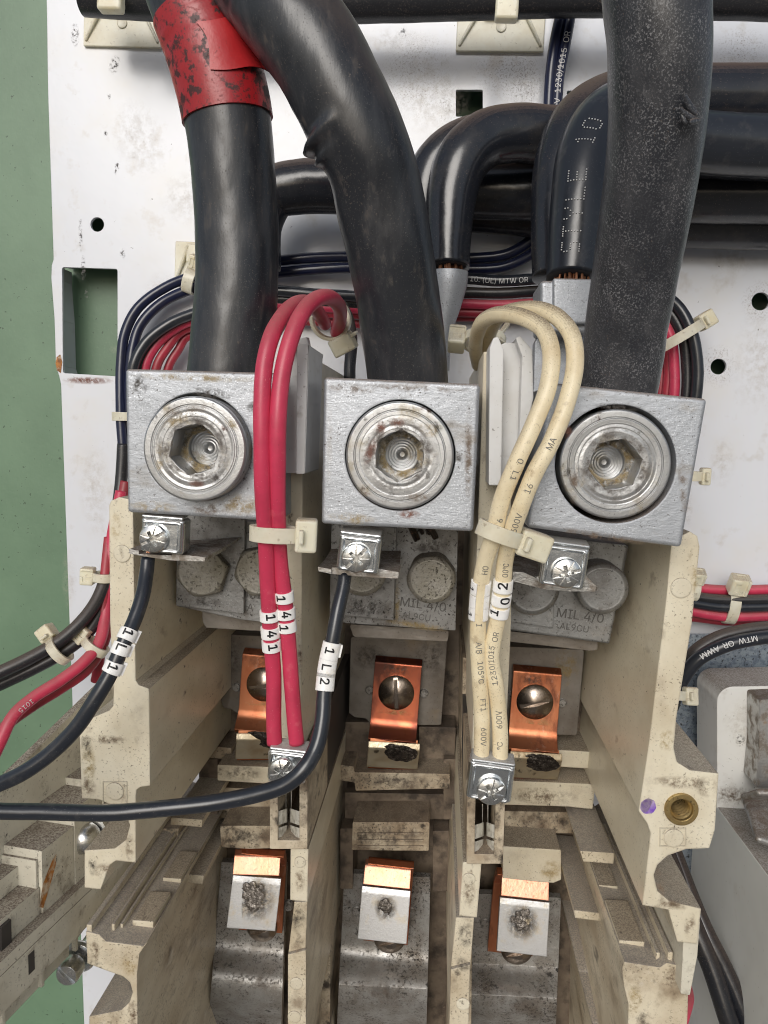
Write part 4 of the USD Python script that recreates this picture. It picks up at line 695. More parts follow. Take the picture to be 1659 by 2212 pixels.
w, T = wire('short red wire hanging straight down from the ties beside the left wall', [(208, 1470, 40), (214, 1420, 42), (222, 1340, 40), (226, 1250, 36), (236, 1160, 30)], 2.5, WIRERD)
w, T = wire('red wire end at the far left beside the old control block', [(-14, 1730, 120), (0, 1810, 140), (8, 1870, 150), (6, 1920, 155), (4, 1960, 158)], 3.0, WIRER)
# right lower bundle
for k, (y0, y1, m_, hh, r, nm) in enumerate([(1268, 1276, WIRER, 14, 2.4, 'top red'), (1288, 1296, WIREBD, 18, 2.5, 'upper black'), (1304, 1312, WIREB, 18, 2.5, 'lower black'), (1322, 1332, WIRER, 16, 2.5, 'bright lower red'), (1334, 1342, WIRERD, 10, 2.3, 'darker bottom red')]):
    wire('%s wire of the tied bundle leaving at the right edge' % nm, [(1440, y0 - 30 + k * 6, hh), (1500, y0, hh), (1560, (y0 + y1) / 2 + 4, hh), (1610, y1, hh), (1720, y1 - 4, hh)], r, m_)
w, T = wire('upper black wire curving to the right edge below the tied bundle', [(1440, 1520, 30), (1468, 1460, 32), (1500, 1410, 34), (1550, 1380, 34), (1610, 1364, 34), (1720, 1352, 34)], 3.3, WIREBD)
w, T = wire('lower black wire curving to the right edge, printed MTW OR AWM', [(1450, 1530, 40), (1474, 1470, 42), (1510, 1425, 44), (1560, 1398, 44), (1610, 1384, 44), (1720, 1370, 44)], 3.2, WIREB)
part(w, 'lettering', [T.text('MTW  OR  AWM', T.near(1572, 1395, 44), 2.5, -1, ang=0, grow=.06)], PRINTW, smooth=False)
for k, (a, b, r) in enumerate(((1490, 1978, 4.2), (1514, 1990, 3.6))):
    wire(('left' if k == 0 else 'right') + ' dusty brown-black wire slanting out of the bottom right corner', [(a - 60, b - 160, 60), (a, b, 76), (a + 46 + k * 8, b + 110, 84), (a + 90 + k * 18, b + 240, 92), (a + 120 + k * 20, b + 330, 96)], r, RUBD)
wire('red wire end peeping out under the lower right arm', [(1462, 2240, 130), (1474, 2190, 128), (1482, 2160, 122), (1478, 2130, 110)], 3.0, WIRER)

# ---------------------------------------------------------------- front control wires with numbered sleeves
def sleeve(wt, T, a, length, grow, ch, d, ang, tab=0, h=2.75):
    n = part(wt, 'marker_sleeve', T.mesh(a - length / 2, a + length / 2, grow), SLEEVE, smooth=40)
    if ch: part(n, 'lettering', T.text(ch, a, h, d, ang=ang, grow=grow + .06, bold=True), PRINTK, smooth=False)
    if tab:
        p, t, e1, r = T.frame(np.array([a * mm])); y = np.cross(e1[0], d * t[0]); R = (r[0] + grow * mm)
        c = p[0] + math.cos(math.radians(tab)) * R * e1[0] + math.sin(math.radians(tab)) * R * y
        pts = [c + sa * t[0] * (length * .46) * mm + sb * y * .55 * mm + sc * e1[0] * .35 * mm for sa in (-1, 1) for sb in (-1, 1) for sc in (-1, 1)]
        part(n, 'sleeve_tab', hull(pts), SLEEVE)
WG = None
ra, Ta = wire('left red control wire of the front pair, marked 141 on white sleeves', [(700, 700, 118), (684, 672, 134), (664, 655, 150), (636, 658, 168), (610, 682, 180), (588, 728, 188), (573, 790, 191), (566, 870, 192), (565, 960, 192), (568, 1060, 190), (573, 1160, 185), (580, 1260, 180), (586, 1360, 178), (590, 1460, 176), (593, 1550, 175), (594, 1608, 175)], 2.35, WIRER, seg=24)
rb_, Tb = wire('right red control wire of the front pair, its loop held by the white tie', [(728, 720, 120), (734, 690, 132), (729, 660, 150), (706, 642, 166), (676, 652, 178), (650, 685, 185), (626, 745, 189), (609, 820, 191), (601, 910, 192), (598, 1000, 191), (600, 1100, 187), (607, 1200, 181), (615, 1290, 178), (623, 1390, 176), (631, 1490, 175), (638, 1570, 175), (641, 1606, 175)], 2.35, WIRER, seg=24)
for ch, y, x in (('1', 1326, 584), ('4', 1360, 586), ('1', 1388, 587)): sleeve(ra, Ta, Ta.near(x, y, 178), 3.9, .55, ch, 1, 8)
for ch, y, x in (('1', 1284, 615), ('4', 1318, 618), ('1', 1350, 620)): sleeve(rb_, Tb, Tb.near(x, y, 178), 3.9, .55, ch, 1, 2 if ch != '1' else -22)
ca, Tc = wire('left cream control wire of the front pair, printed A/B 105°C FT1 600V', [(1034, 790, 118), (1028, 756, 132), (1030, 722, 146), (1046, 694, 158), (1085, 676, 172), (1136, 688, 182), (1174, 716, 187), (1189, 762, 190), (1181, 836, 192), (1152, 916, 193), (1116, 1000, 193), (1088, 1080, 191), (1066, 1160, 187), (1049, 1220, 182), (1036, 1290, 179), (1031, 1380, 177), (1037, 1460, 176), (1041, 1550, 175), (1040, 1640, 175)], 2.35, WIREC, seg=24)
part(ca, 'lettering', [Tc.text('A/B', Tc.near(1040, 1398, 177), 1.65, 1, ang=8), Tc.text('105°C', Tc.near(1041, 1448, 176), 1.65, 1, ang=12), Tc.text('FT1', Tc.near(1045, 1516, 175), 1.65, 1, ang=14), Tc.text('600V', Tc.near(1046, 1585, 175), 1.65, 1, ang=14), Tc.text('OH', Tc.near(1058, 1220, 182), 1.65, 1, ang=14), Tc.text('I', Tc.near(1037, 1345, 178), 1.65, 1, ang=8), Tc.text('9', Tc.near(1098, 1120, 189), 1.65, 1, ang=20), Tc.text('0   L1', Tc.near(1120, 1010, 193), 1.65, 1, ang=20)], PRINTG, smooth=False)
cb, Td = wire('right cream control wire of the front pair, printed 600V 1230/1015 OR and sleeved 102', [(1052, 790, 112), (1052, 752, 126), (1060, 718, 140), (1082, 686, 154), (1120, 669, 168), (1166, 668, 178), (1206, 688, 184), (1232, 724, 188), (1238, 786, 190), (1225, 868, 192), (1192, 952, 193), (1152, 1030, 193), (1124, 1100, 191), (1100, 1164, 187), (1087, 1220, 182), (1084, 1275, 180), (1077, 1330, 178), (1067, 1385, 177), (1062, 1425, 176), (1067, 1470, 176), (1075, 1520, 175), (1078, 1580, 175), (1080, 1643, 175)], 2.35, WIREC, seg=24)
part(cb, 'lettering', [Td.text('1230/1015', Td.near(1066, 1434, 176), 1.65, -1, ang=4), Td.text('OR', Td.near(1072, 1368, 177), 1.65, -1, ang=-10), Td.text('600V', Td.near(1075, 1545, 175), 1.65, -1, ang=4), Td.text('°C', Td.near(1078, 1608, 175), 1.65, -1, ang=4), Td.text('00°C', Td.near(1088, 1222, 182), 1.65, -1, ang=-10), Td.text('600V', Td.near(1118, 1118, 190), 1.65, -1, ang=-8), Td.text('16', Td.near(1146, 1050, 192), 1.65, -1, ang=-4), Td.text('MA', Td.near(1185, 960, 193), 1.65, -1, ang=-4)], PRINTG, smooth=False)
for ch, y, x in (('2', 1262, 1084), ('0', 1294, 1081), ('1', 1324, 1077)): sleeve(cb, Td, Td.near(x, y, 180), 3.9, .55, ch, -1, (0, -26, 30)[('2', '0', '1').index(ch)])
def half_sleeve(wt, T, a, length, g0, g1, ch=None):
    n = part(wt, 'marker_sleeve', sleeve_arc(T, a, length, g0, g1), SLEEVE, smooth=40)
    if ch: part(n, 'lettering', T.text(ch, a, 2.2, 1, ang=(g0 + g1) / 2, grow=.62), PRINTK, smooth=False)
def sleeve_arc(T, a, length, g0, g1, n=14, m=4):
    V = []
    for gr in (.05, .55):
        for q in np.linspace(a - length / 2, a + length / 2, m):
            p, t, e1, r = T.frame(np.array([q * mm])); y = np.cross(e1[0], t[0])
            for g in np.radians(np.linspace(g0, g1, n)): V.append(p[0] + (r[0] + gr * mm) * (math.cos(g) * e1[0] + math.sin(g) * y))
    ms = []; V = np.array(V).reshape(2, m, n, 3)
    for i in range(m - 1):
        for j in range(n - 1): ms.append(hull(V[:, i:i + 2, j:j + 2].reshape(-1, 3)))
    return join(ms)
for k, (x, y) in enumerate(((1043, 1268), (1037, 1298), (1034, 1330))):
    half_sleeve(ca, Tc, Tc.near(x, y, 180), 3.9, -100, -22, ('1', None, '1')[k]); half_sleeve(ca, Tc, Tc.near(x, y, 180), 3.9, 32, 110)
ba, Te = wire('black control wire sleeved 1L1, curving from the left screw clamp to the left edge', [(322, 1206, 170), (318, 1238, 172), (307, 1290, 176), (290, 1340, 180), (268, 1390, 184), (240, 1450, 187), (208, 1510, 189), (168, 1570, 190), (118, 1622, 191), (60, 1664, 192), (0, 1694, 192), (-80, 1722, 192)], [2.15, 2.15, 2.2, 2.2, 2.2, 2.25, 2.3, 2.3, 2.3, 2.3, 2.3, 2.3], WIREB, seg=24)
part(ba, 'bare_strands', strands([P(329, 1178, 168), P(321, 1212, 170)], 1.5, 22, .17, .1, 11), STRAND)
for ch, x, y in (('1', 279, 1365), ('L', 264, 1397), ('1', 246, 1430)): sleeve(ba, Te, Te.near(x, y, 183), 4.2, .6, ch, 1, -4, tab=88)
bb, Tf = wire('black control wire sleeved 1L2, dropping past the middle pole and sweeping to the left edge', [(745, 1240, 170), (741, 1268, 172), (731, 1320, 175), (720, 1380, 177), (710, 1440, 178), (702, 1500, 180), (694, 1560, 183), (680, 1616, 186), (656, 1660, 189), (618, 1694, 190), (560, 1716, 190), (470, 1733, 190), (350, 1748, 191), (230, 1756, 192), (100, 1756, 192), (0, 1752, 192), (-80, 1748, 192)], [2.1, 2.1, 2.15, 2.2, 2.2, 2.25, 2.3, 2.35, 2.4, 2.4, 2.4, 2.4, 2.4, 2.4, 2.4, 2.4, 2.4], WIREB, seg=24)
part(bb, 'bare_strands', strands([P(752, 1216, 168), P(744, 1246, 170)], 1.5, 22, .17, .1, 12), STRAND)
for ch, x, y in (('1', 715, 1403), ('L', 708, 1436), ('2', 703, 1468)): sleeve(bb, Tf, Tf.near(x, y, 178), 4.2, .6, ch, 1, -4, tab=88 if ch == '1' else 0)
for wt, pts, sd in ((ra, [(594, 1606, 175), (598, 1632, 170)], 1), (rb_, [(641, 1602, 175), (638, 1630, 170)], 2), (ca, [(1040, 1636, 175), (1042, 1656, 170)], 3), (cb, [(1080, 1640, 175), (1077, 1660, 170)], 4)):
    part(wt, 'bare_strands', strands([P(*pts[0]), P(*pts[1])], 1.7, 34, .16, .25, sd), STRANDK)

# ---------------------------------------------------------------- screw clamps
def cross_screw(r, rot, slot=True):
    b = man(lathe([(0, -3), (r, -3), (r, .2), (r - .35, .9), (r * .7, 1.35), (0, 1.6), (0, -3)], 40))
    for a in (0, 90):
        b = b - hull(np.array([(s * q, k * w, z) for q, w, z in ((3.1, .55, 3.0), (1.6, .45, -.6)) for s in (-1, 1) for k in (-1, 1)]) * mm).rotate([0, 0, rot + a])
    for a in (45, 135): b = b - hull(np.array([(s * q, k * .16, z) for q, z in ((r * .98, 1.9), (r * .9, .95)) for s in (-1, 1) for k in (-1, 1)]) * mm).rotate([0, 0, rot + a])
    b = b - m3.Manifold.cylinder(3 * mm, .6 * mm, 1.5 * mm, 24).translate([0, 0, -.3 * mm])
    if slot: b = b - man(trimesh.creation.box([2 * r * .96 * mm, 1.0 * mm, 1.6 * mm], transform=trimesh.transformations.translation_matrix([0, 0, 1.5 * mm]))).rotate([0, 0, rot + 0])
    return tm(b)
def clamp(label, x, y, h, w, hgt, rz, sx, sy, rot, tongue=None, open_top=True):
    t = thing('screw_clamp', label, 'screw clamp'); o = P(x, y, h)
    b = m3.Manifold.batch_boolean([man(rbox(w, hgt, 7, 1.0, (0, 0, -3.5)))], m3.OpType.Add) - man(rbox(w - 2.6, hgt + 4, 4.2, .3, (0, 0, -4.6)))
    part(t, 'clamp_saddle', place(b, o, rz=rz), ZINC, smooth=40)
    part(t, 'saddle_rib', [place(rbox(1.3, hgt * .86, 1.2, .5, (s * (w / 2 - 1.2), 0, .1)), o, rz=rz) for s in (-1, 1)] + [place(rbox(w * .82, 1.2, 1.1, .5, (0, hgt / 2 - 1.1, .1)), o, rz=rz), place(rbox(w * .82, 1.0, 1.1, .45, (0, -hgt / 2 + .8, .1)), o, rz=rz)], ZINC, smooth=50)
    if open_top: part(t, 'saddle_lip', place(rbox(w * .96, 1.0, 6.0, .4, (0, hgt / 2 + .35, -3.4)), o, rz=rz, rx=10), ZINC, smooth=50)
    part(t, 'screw', place(cross_screw(4.4, rot), P(sx, sy, h + .9), rz=rz), ZSCREW, smooth=25)
    for pl in (tongue or []): part(t, 'tongue', pl, TONG, smooth=30)
    return t
s = S(176)
tg1 = [prism([(278, 1186), (300, 1190), (300, 1197), (372, 1200), (372, 1196), (444, 1204), (442, 1213), (372, 1211), (310, 1202), (280, 1196)], 173, 150, .1), hull([P(x, y, h) for x, y, h in ((372, 1199, 166), (444, 1205, 166), (372, 1203, 166), (444, 1209, 166), (400, 1168, 130), (520, 1160, 130), (400, 1172, 130), (520, 1165, 130))])]
clamp('zinc screw clamp under the left lug, gripping the black wire sleeved 1L1', 350, 1158, 176, 98 * s, 78 * s, -3, 332, 1163, 32, tg1)
tg2 = [prism([(686, 1224), (716, 1230), (716, 1240), (688, 1234)], 173, 150, .2), prism([(716, 1226), (812, 1228), (862, 1236), (860, 1250), (808, 1248), (716, 1240)], 172, 158, .3), hull([P(x, y, h) for x, y, h in ((806, 1240, 168), (862, 1238, 168), (806, 1246, 168), (862, 1246, 168), (800, 1190, 134), (866, 1190, 134), (800, 1194, 132), (866, 1194, 132))]), hull([P(x, y, h) for x, y, h in ((690, 1226, 168), (720, 1226, 168), (690, 1232, 168), (720, 1232, 168), (716, 1186, 134), (734, 1186, 134), (716, 1190, 134), (734, 1190, 134))])]
clamp('zinc screw clamp under the middle lug, gripping the black wire sleeved 1L2', 775, 1197, 176, 94 * s, 82 * s, -5, 770, 1205, 50, tg2)
tg3 = [prism([(1108, 1235), (1130, 1236), (1190, 1262), (1236, 1268), (1288, 1268), (1286, 1278), (1232, 1278), (1180, 1274), (1108, 1256)], 166, 150, .2), hull([P(x, y, h) for x, y, h in ((1108, 1240, 164), (1170, 1246, 164), (1108, 1250, 164), (1170, 1262, 164), (1108, 1200, 132), (1180, 1210, 132), (1108, 1206, 130), (1180, 1216, 130))]), hull([P(x, y, h) for x, y, h in ((1262, 1240, 166), (1290, 1268, 166), (1262, 1268, 166), (1262, 1250, 156), (1290, 1276, 160))])]
clamp('empty zinc screw clamp below the right lug, no wire in it', 1219, 1224, 176, 98 * s, 92 * s, -6, 1223, 1238, 22, tg3)
clamp('zinc screw clamp at the end of the two red wires', 620, 1657, 178, 88 * s, 74 * s, -4, 611, 1666, 62, [prism([(580, 1622), (655, 1624), (656, 1690), (580, 1688)], 169, 163)])
clamp('zinc screw clamp at the end of the two cream wires', 1060, 1690, 178, 100 * s, 88 * s, -5, 1061, 1708, 38, [prism([(1014, 1650), (1104, 1654), (1104, 1725), (1014, 1720)], 169, 163)])

# ---------------------------------------------------------------- cable ties and stick-on mounts
def tie(label, c, axis, rx, ry, ang, hs=(6.0, 9.0, 6.0), w=4.0, xd=(1, 0, 0), group=None, tail=True, head_in=0.0, name='cable_tie', mat=None):
    """c: world centre; axis: along the wires; rx, ry: half widths of the band (mm) along xd and across; ang: where the head sits"""
    mat = mat or NYLON
    t = thing(name, label, 'cable tie', group)
    a = np.asarray(axis, float); a /= np.linalg.norm(a); e = np.asarray(xd, float); e -= a * (e @ a); e /= np.linalg.norm(e); f = np.cross(a, e)
    n = 40; ms = []; ring = []
    for k in range(n):
        th = 2 * math.pi * k / n; ring.append([c + ((rx + q) * math.cos(th) * e + (ry + q) * math.sin(th) * f) * mm + a * b * mm for q in (0, 1.15) for b in (-w / 2, w / 2)])
    for k in range(n): ms.append(hull(np.array(ring[k] + ring[(k + 1) % n])))
    part(t, 'strap', tm(m3.Manifold.batch_boolean(ms, m3.OpType.Add)), mat, smooth=50)
    th = math.radians(ang); o = (rx * math.cos(th) * e + ry * math.sin(th) * f) * mm; rad = o / np.linalg.norm(o); tan = np.cross(a, rad)
    M = np.eye(4); M[:3, 0], M[:3, 1], M[:3, 2], M[:3, 3] = rad, a, tan, c + o + rad * (hs[0] / 2 + .2 - head_in) * mm
    h = tm(man(rbox(*hs, .9)) - man(rbox(hs[0] + 2, hs[1] * .34, hs[2] * .2, .2, (1.5, hs[1] * .16, hs[2] / 2))) - man(rbox(hs[0] * .5, hs[1] * .55, .8, .2, (0, 0, hs[2] / 2))) - man(rbox(.8, hs[1] * .5, hs[2] * .5, .2, (hs[0] / 2, 0, 0))))
    h.apply_transform(M); q = part(t, 'head', h, mat, smooth=40)
    if tail:
        s_ = rbox(1.3, w * .9, 2.6, .4, (-hs[0] / 2 + 1.8, 0, -hs[2] / 2 - 1.0)); s_.apply_transform(M); part(q, 'cut_tail', s_, mat, smooth=50)
    return t
up_ = np.array([0, 0, 1.0])
tie('nylon cable tie round the two red control wires in front of the divider', P(592, 1153, 184), (0.03, 0, 1), 6.0, 3.9, 12, (6.2, 9.6, 6.4), 4.4)
tie('nylon cable tie round the two cream control wires below the right insert', P(1079, 1152, 187), (0.33, 0, 1), 5.4, 3.9, 14, (9.2, 7.6, 6.4), 4.4, xd=(1, 0, -.1))
tie('white nylon tie holding the red wire loop beside the middle cable', P(714, 690, 124), (0.1, 1, .25), 6.2, 6.2, 62, (6.5, 7.0, 8.5), 3.2)
tie('nylon tie round the bend of the cream wires, its small head left of them', P(1046, 738, 124), (0.1, .5, 1), 6.4, 5.5, 180, (6.0, 7.5, 8.0), 3.4)
single('cable_tie', Tube([P(1058, 726, 128), P(1075, 722, 126), P(1092, 706, 116), P(1100, 690, 104)], 1.0, seg=10).mesh(), NYLON, 'loose tail of a nylon tie sticking up behind the cream wire bend', 'cable tie')
tie('nylon tie round the looped bundle at the right, its square head on the white panel', P(1466, 728, 26), (-.55, 0, .85), 11.5, 7.5, 14, (7.5, 7.5, 7.0), 4.6, xd=(1, 0, .25))
tie('nylon tie round the red and black wires near the right edge', P(1578, 1306, 14), (1, 0, -.1), 8.6, 5.6, 38, (9.5, 9.0, 7), 5.2, xd=(.05, 0, 1))
tie('nylon tie head just peeping out behind the top of the right cream wall', P(1496, 1272, 60), (1, 0, -.1), 4, 4, 30, (6, 6, 6), 4, xd=(0, 0, 1))
tie('small nylon tie end at the right side of the right lug', P(1486, 1028, 60), (0, 0, 1), 5.0, 4, 0, (4, 7.5, 5), 4)
tie('small nylon tie head behind the right wall above the galvanised plate', P(1455, 1502, 60), (0, .3, 1), 4.5, 4, 5, (5.5, 8, 6), 4)
tie('nylon tie on the upright red wires left of the housing', P(226, 1246, 36), (0.05, 0, 1), 4.6, 4.6, 188, (6.5, 8.6, 6.5), 4.2)
tie('grimy nylon tie round the pair of dusty black wires at the left', P(128, 1404, 54), (-.75, -.1, -.62), 6.4, 5.4, 188, (7.0, 7.5, 7.5), 4.4, xd=(.5, 0, -.8))
tie('nylon tie round the red wires at the left, beside the sleeved black wire', P(206, 1396, 48), (.5, .1, .7), 5.6, 5.0, 168, (7.5, 8.5, 7), 4.2, xd=(.8, 0, -.5))
tie('small nylon tie on the navy wires beside the left lug', P(270, 900, 17), (0, 0, 1), 5.4, 4.2, 20, (4, 7, 5), 4.4)
def mount(label, x, y, w, h_, rz, c_on=True):
    t = thing('tie_mount', label, 'tie mount'); o = P(x, y, 0.3); s_ = S(0); W_, H_ = w * s_, h_ * s_
    part(t, 'base_plate', place(rbox(W_, H_, 1.6, .5, (0, 0, .8)), o, rz=rz), NYLON, smooth=40)
    for sg in (-1, 1):
        r = hull(np.vstack([ball((sg * q[0] * W_ , q[1] * H_, q[2]), q[3]) for q in ((.46, -.40, 1.9, .7), (.17, .36, 2.6, .9), (.17, .36, 4.6, .8))]) * mm)
        part(t, 'rib', place(r, o, rz=rz), NYLON, smooth=50)
    br_ = man(rbox(W_ * .40, H_ * .42, 4.6, .8, (0, H_ * .22, 2.6))) - man(rbox(W_ * .22, H_ * .10, 12, .2, (0, H_ * .12, 3)))
    part(t, 'bridge', place(br_, o, rz=rz), NYLON, smooth=40)
    part(t, 'centre_dimple', place(lathe([(0, 1), (2.5, 1), (2.5, 2.1), (2.1, 2.3), (0, 1.9), (0, 1)], 28), P(x, y + h_ * .12, .3), rz=rz), NYLON)
    return t
mount('stick-on nylon tie mount at the top left of the white panel', 267, 40, 166, 118, -2)
mount('stick-on nylon tie mount at the top beside the navy wires', 1082, 48, 176, 118, -1)
mount('stick-on nylon tie mount mostly hidden behind the taped cable', 426, 572, 94, 92, -2)
def block_tie(label, x, y, w, h_, h0):
    t = thing('cable_tie', label, 'cable tie')
    part(t, 'head', place(rbox(w * S(h0), h_ * S(h0), 6, 1.2), P(x, y, h0), rz=-2), NYLON, smooth=40)
    part(t, 'strap', prism([(x - w * .32, y - 70), (x + w * .32, y - 70), (x + w * .32, y), (x - w * .32, y)], h0 - 1, h0 - 8), NYLON)
    return t
block_tie('nylon tie head of the top left mount, holding the top cable', 240, 2, 52, 44, 44)
block_tie('nylon tie head of the mount beside the navy wires, holding the top cable', 1095, 14, 46, 56, 46)
tie('nylon tie clasping the navy pair where it leaves the hidden mount', P(414, 606, 12), (1, 0, -.35), 5.6, 4.6, 20, (7, 6.5, 6), 5.5, xd=(.2, 0, 1))

# ---------------------------------------------------------------- old control block beside the contactor, lower left
A_ = math.radians(9); O_ = P(90, 1839, 160); L_ = np.array([-math.cos(A_), math.sin(A_), 0]); B_ = np.array([math.sin(A_), math.cos(A_), 0])
def q_(l, b, z): return O_ + (L_ * l + B_ * b) * mm + up_ * z * mm
def bxl(l0, l1, b0, b1, z0, z1): return hull([q_(l, b, z) for l in (l0, l1) for b in (b0, b1) for z in (z0, z1)])
ZW = 18.0
K = thing('control_block', 'grimy stepped off-white control block at the lower left edge, rust streak on its side', 'control block')
part(K, 'block_body', bxl(0, 15, 0, 17.5, -34, 0), OLDW)
part(K, 'block_step', bxl(-.3, 15, 17.7, 34, -34, 6.2), OLDW); part(K, 'block_step', bxl(-.2, 15, 34.2, 88, -34, 9), OLDW)
part(K, 'block_wall', hull([q_(l, b, z) for l in (15, 18) for b, z in ((-70, -34.2), (75, -34.2), (-70, 4), (0, 22), (75, 42))]), OLDW)
part(K, 'front_step', bxl(1.0, 60, -40, -.3, -34, -13), OLDW); part(K, 'front_step', bxl(8.5, 60, -26, -.35, -12.8, -6), OLDW)
part(K, 'side_rail', bxl(-3.2, .8, -34, 62, -27, -22.5), OLDW); part(K, 'side_rail', bxl(-3.2, -.4, -30, 66, -40, -27.2), OLDW)
part(K, 'lower_body', bxl(9.0, 60, -60, 26, -58, -34.4), OLDW)
part(K, 'panel_joint', bxl(8.6, 11, -44, -20, -56, -36), OLDW); part(K, 'panel_joint', bxl(8.6, 11, -18, 8, -55, -36), OLDW)
part(K, 'side_notch', bxl(-3.3, -2, -12, -9, -36, -29), DARK); part(K, 'side_notch', bxl(-.02, 2, -20, -15.5, -26, -14.6), DARK); part(K, 'side_notch', bxl(8.5, 10, -30, -26.5, -52, -42), DARK)
for k in range(5): part(K, 'side_rib', bxl(7.4, 9.3, -52 + k * 20, -50.6 + k * 20, -57.5, -41), OLDW)
part(K, 'front_lip', bxl(1.5, 60, -1.2, -.2, -13.2, -3), OLDW); part(K, 'front_lip', bxl(9, 60, -27, -26.1, -12.9, -7), OLDW)
part(K, 'terminal_screw', place(slot_screw(4.6, 35), q_(12, -41, -22)), ZSCREW)
part(K, 'terminal_screw', place(slot_screw(4.2, -20), q_(26, -1.5, -7)), ZSCREW)
part(K, 'round_pad', place(lathe([(0, -1), (4.5, -1), (4.3, .4), (0, .4), (0, -1)], 32), q_(4.5, 44, 11.5), rx=-90), OLDW)
single('rust_mark', hull([q_(-.12, b, z) for b, z in ((-2, -19), (0, -12), (5, -6.5), (7.5, -5), (7, -9), (3, -16), (0, -20.5))] + [q_(.1, b, z) for b, z in ((0, -14), (5, -8))]), RUST, 'orange brown rust streak on the side of the control block', 'rust stain', kind='stuff')
part(K, 'side_tab', prism([(118, 1958), (166, 1972), (160, 2040), (112, 2030)], 104, 70, .6), OLDW)
part(K, 'tab_slot', prism([(138, 1982), (152, 1984), (150, 1992), (136, 1990)], 104.15, 103), DARK)
part(K, 'clamp_screw', place(lathe([(0, -6), (3.6, -6), (3.6, 2), (2.9, 3.4), (1.5, 4.2), (0, 4.4), (0, -6)], 32), q_(13, -30, -8), rx=-20), ZSCREW)
tq = thing('slotted_bolt', 'slotted steel bolt with washer between the control block and the cream housing', 'bolt')
bs = 29 * S(134)
bh = man(lathe([(0, -40), (bs * .6, -40), (bs * .6, -3.5), (bs, -3.5), (bs, 1.4), (bs - .8, 2.6), (0, 3.0), (0, -40)], 40)) - man(trimesh.creation.box([3 * bs * mm, 1.7 * mm, 3.2 * mm], transform=trimesh.transformations.translation_matrix([0, 0, 3.0 * mm])))
part(tq, 'bolt_head', place(bh, P(150, 2098, 134), rz=-42), ZSCREW); part(tq, 'washer', place(lathe([(bs * .5, -7.5), (bs + 1.6, -7.5), (bs + 1.8, -6.4), (bs + 1.0, -5.4), (bs * .5, -5.4), (bs * .5, -7.5)], 40), P(155, 2091, 134)), ZSCREW)
tq = thing('domed_bolt', 'shiny domed steel bolt head under the long black wire, left of the cream foot', 'bolt')
part(tq, 'bolt_head', place(lathe([(0, -40), (3.4, -40), (3.4, -4), (5.4, -4), (5.4, -.6), (4.6, 1.6), (2.8, 3.0), (0, 3.4), (0, -40)], 40), P(178, 1815, 138), rx=-8), ZSCREW); part(tq, 'washer', place(lathe([(2, -6.5), (6.6, -6.5), (6.6, -4.6), (2, -4.6), (2, -6.5)], 40), P(181, 1811, 137.5), rx=-8), ZSCREW)

e = .12
for x, y, rx, ry, rot, m in [(186, 1612, 16, 34, 0, G_BLACK), (192, 1650, 18, 60, 0, G_OCHRE), (190, 1700, 22, 30, 0, G_BROWN), (232, 1598, 56, 12, 0, G_BROWN), (258, 1712, 26, 24, 0, G_BROWN), (250, 1140, 14, 36, 0, G_OCHRE), (245, 1480, 16, 40, 0, G_SMUDGE), (225, 1882, 30, 22, 20, G_BROWN), (200, 1870, 12, 28, 0, G_BLACK), (280, 1830, 12, 40, 0, G_BROWN), (300, 1560, 18, 90, 0, G_SMUDGE),
                             (1470, 1690, 70, 16, 0, G_BROWN), (1525, 1700, 26, 26, 20, G_BROWN), (1400, 1700, 16, 60, -4, G_SMUDGE), (1440, 1600, 18, 30, 0, G_OCHRE), (1425, 1910, 12, 44, 10, G_BROWN), (1450, 1953, 40, 12, -10, G_BROWN), (1490, 2000, 14, 36, 0, G_BROWN), (1480, 1170, 26, 16, 0, G_SMUDGE), (1430, 1500, 14, 80, 5, G_SMUDGE), (1500, 1250, 10, 34, 0, G_OCHRE), (1475, 1815, 40, 18, 0, G_SMUDGE)]: stain(C, x, y, HW + e, rx, ry, rot, m)
for x, y, rx, ry, rot, m in [(205, 2055, 14, 34, 0, G_BROWN), (250, 2062, 50, 24, 20, G_SMUDGE), (280, 2085, 20, 36, 0, G_OCHRE), (204, 2080, 16, 12, 0, G_BLACK), (286, 2190, 14, 40, 0, G_BROWN)]: stain(C, x, y, 156 + e, rx, ry, rot, m)
for x, y, rx, ry, rot, m in [(1400, 2120, 44, 36, 0, G_SMUDGE), (1370, 2160, 20, 46, 0, G_OCHRE), (1450, 2110, 20, 30, 0, G_BROWN)]: stain(C, x, y, 152 + e, rx, ry, rot, m)
for x, y, rx, ry, rot, m in [(648, 1900, 14, 34, 0, G_BROWN), (1014, 1930, 16, 40, 0, G_BROWN), (630, 1130, 20, 40, 0, G_SMUDGE), (648, 1420, 8, 70, 0, G_BROWN), (1096, 1420, 8, 60, 0, G_SMUDGE)]: stain(C, x, y, 160 + e, rx, ry, rot, m)
for x, y, rx, ry, rot, m in [(642, 1985, 20, 40, 0, G_BLACK), (1004, 2020, 20, 40, 0, G_BLACK), (640, 2050, 16, 18, 0, G_BROWN), (1000, 2084, 18, 20, 0, G_BLACK), (640, 2160, 16, 50, 0, G_SMUDGE)]: stain(C, x, y, 147.5 + e, rx, ry, rot, m)
for x, y, rx, ry, rot, m in [(520, 1668, 60, 24, 0, G_SOOT), (850, 1688, 110, 20, 0, G_SOOT), (1170, 1720, 80, 22, 0, G_BROWN), (1240, 1712, 40, 40, 0, G_SMUDGE)]: stain(C, x, y, 74 + e, rx, ry, rot, m)
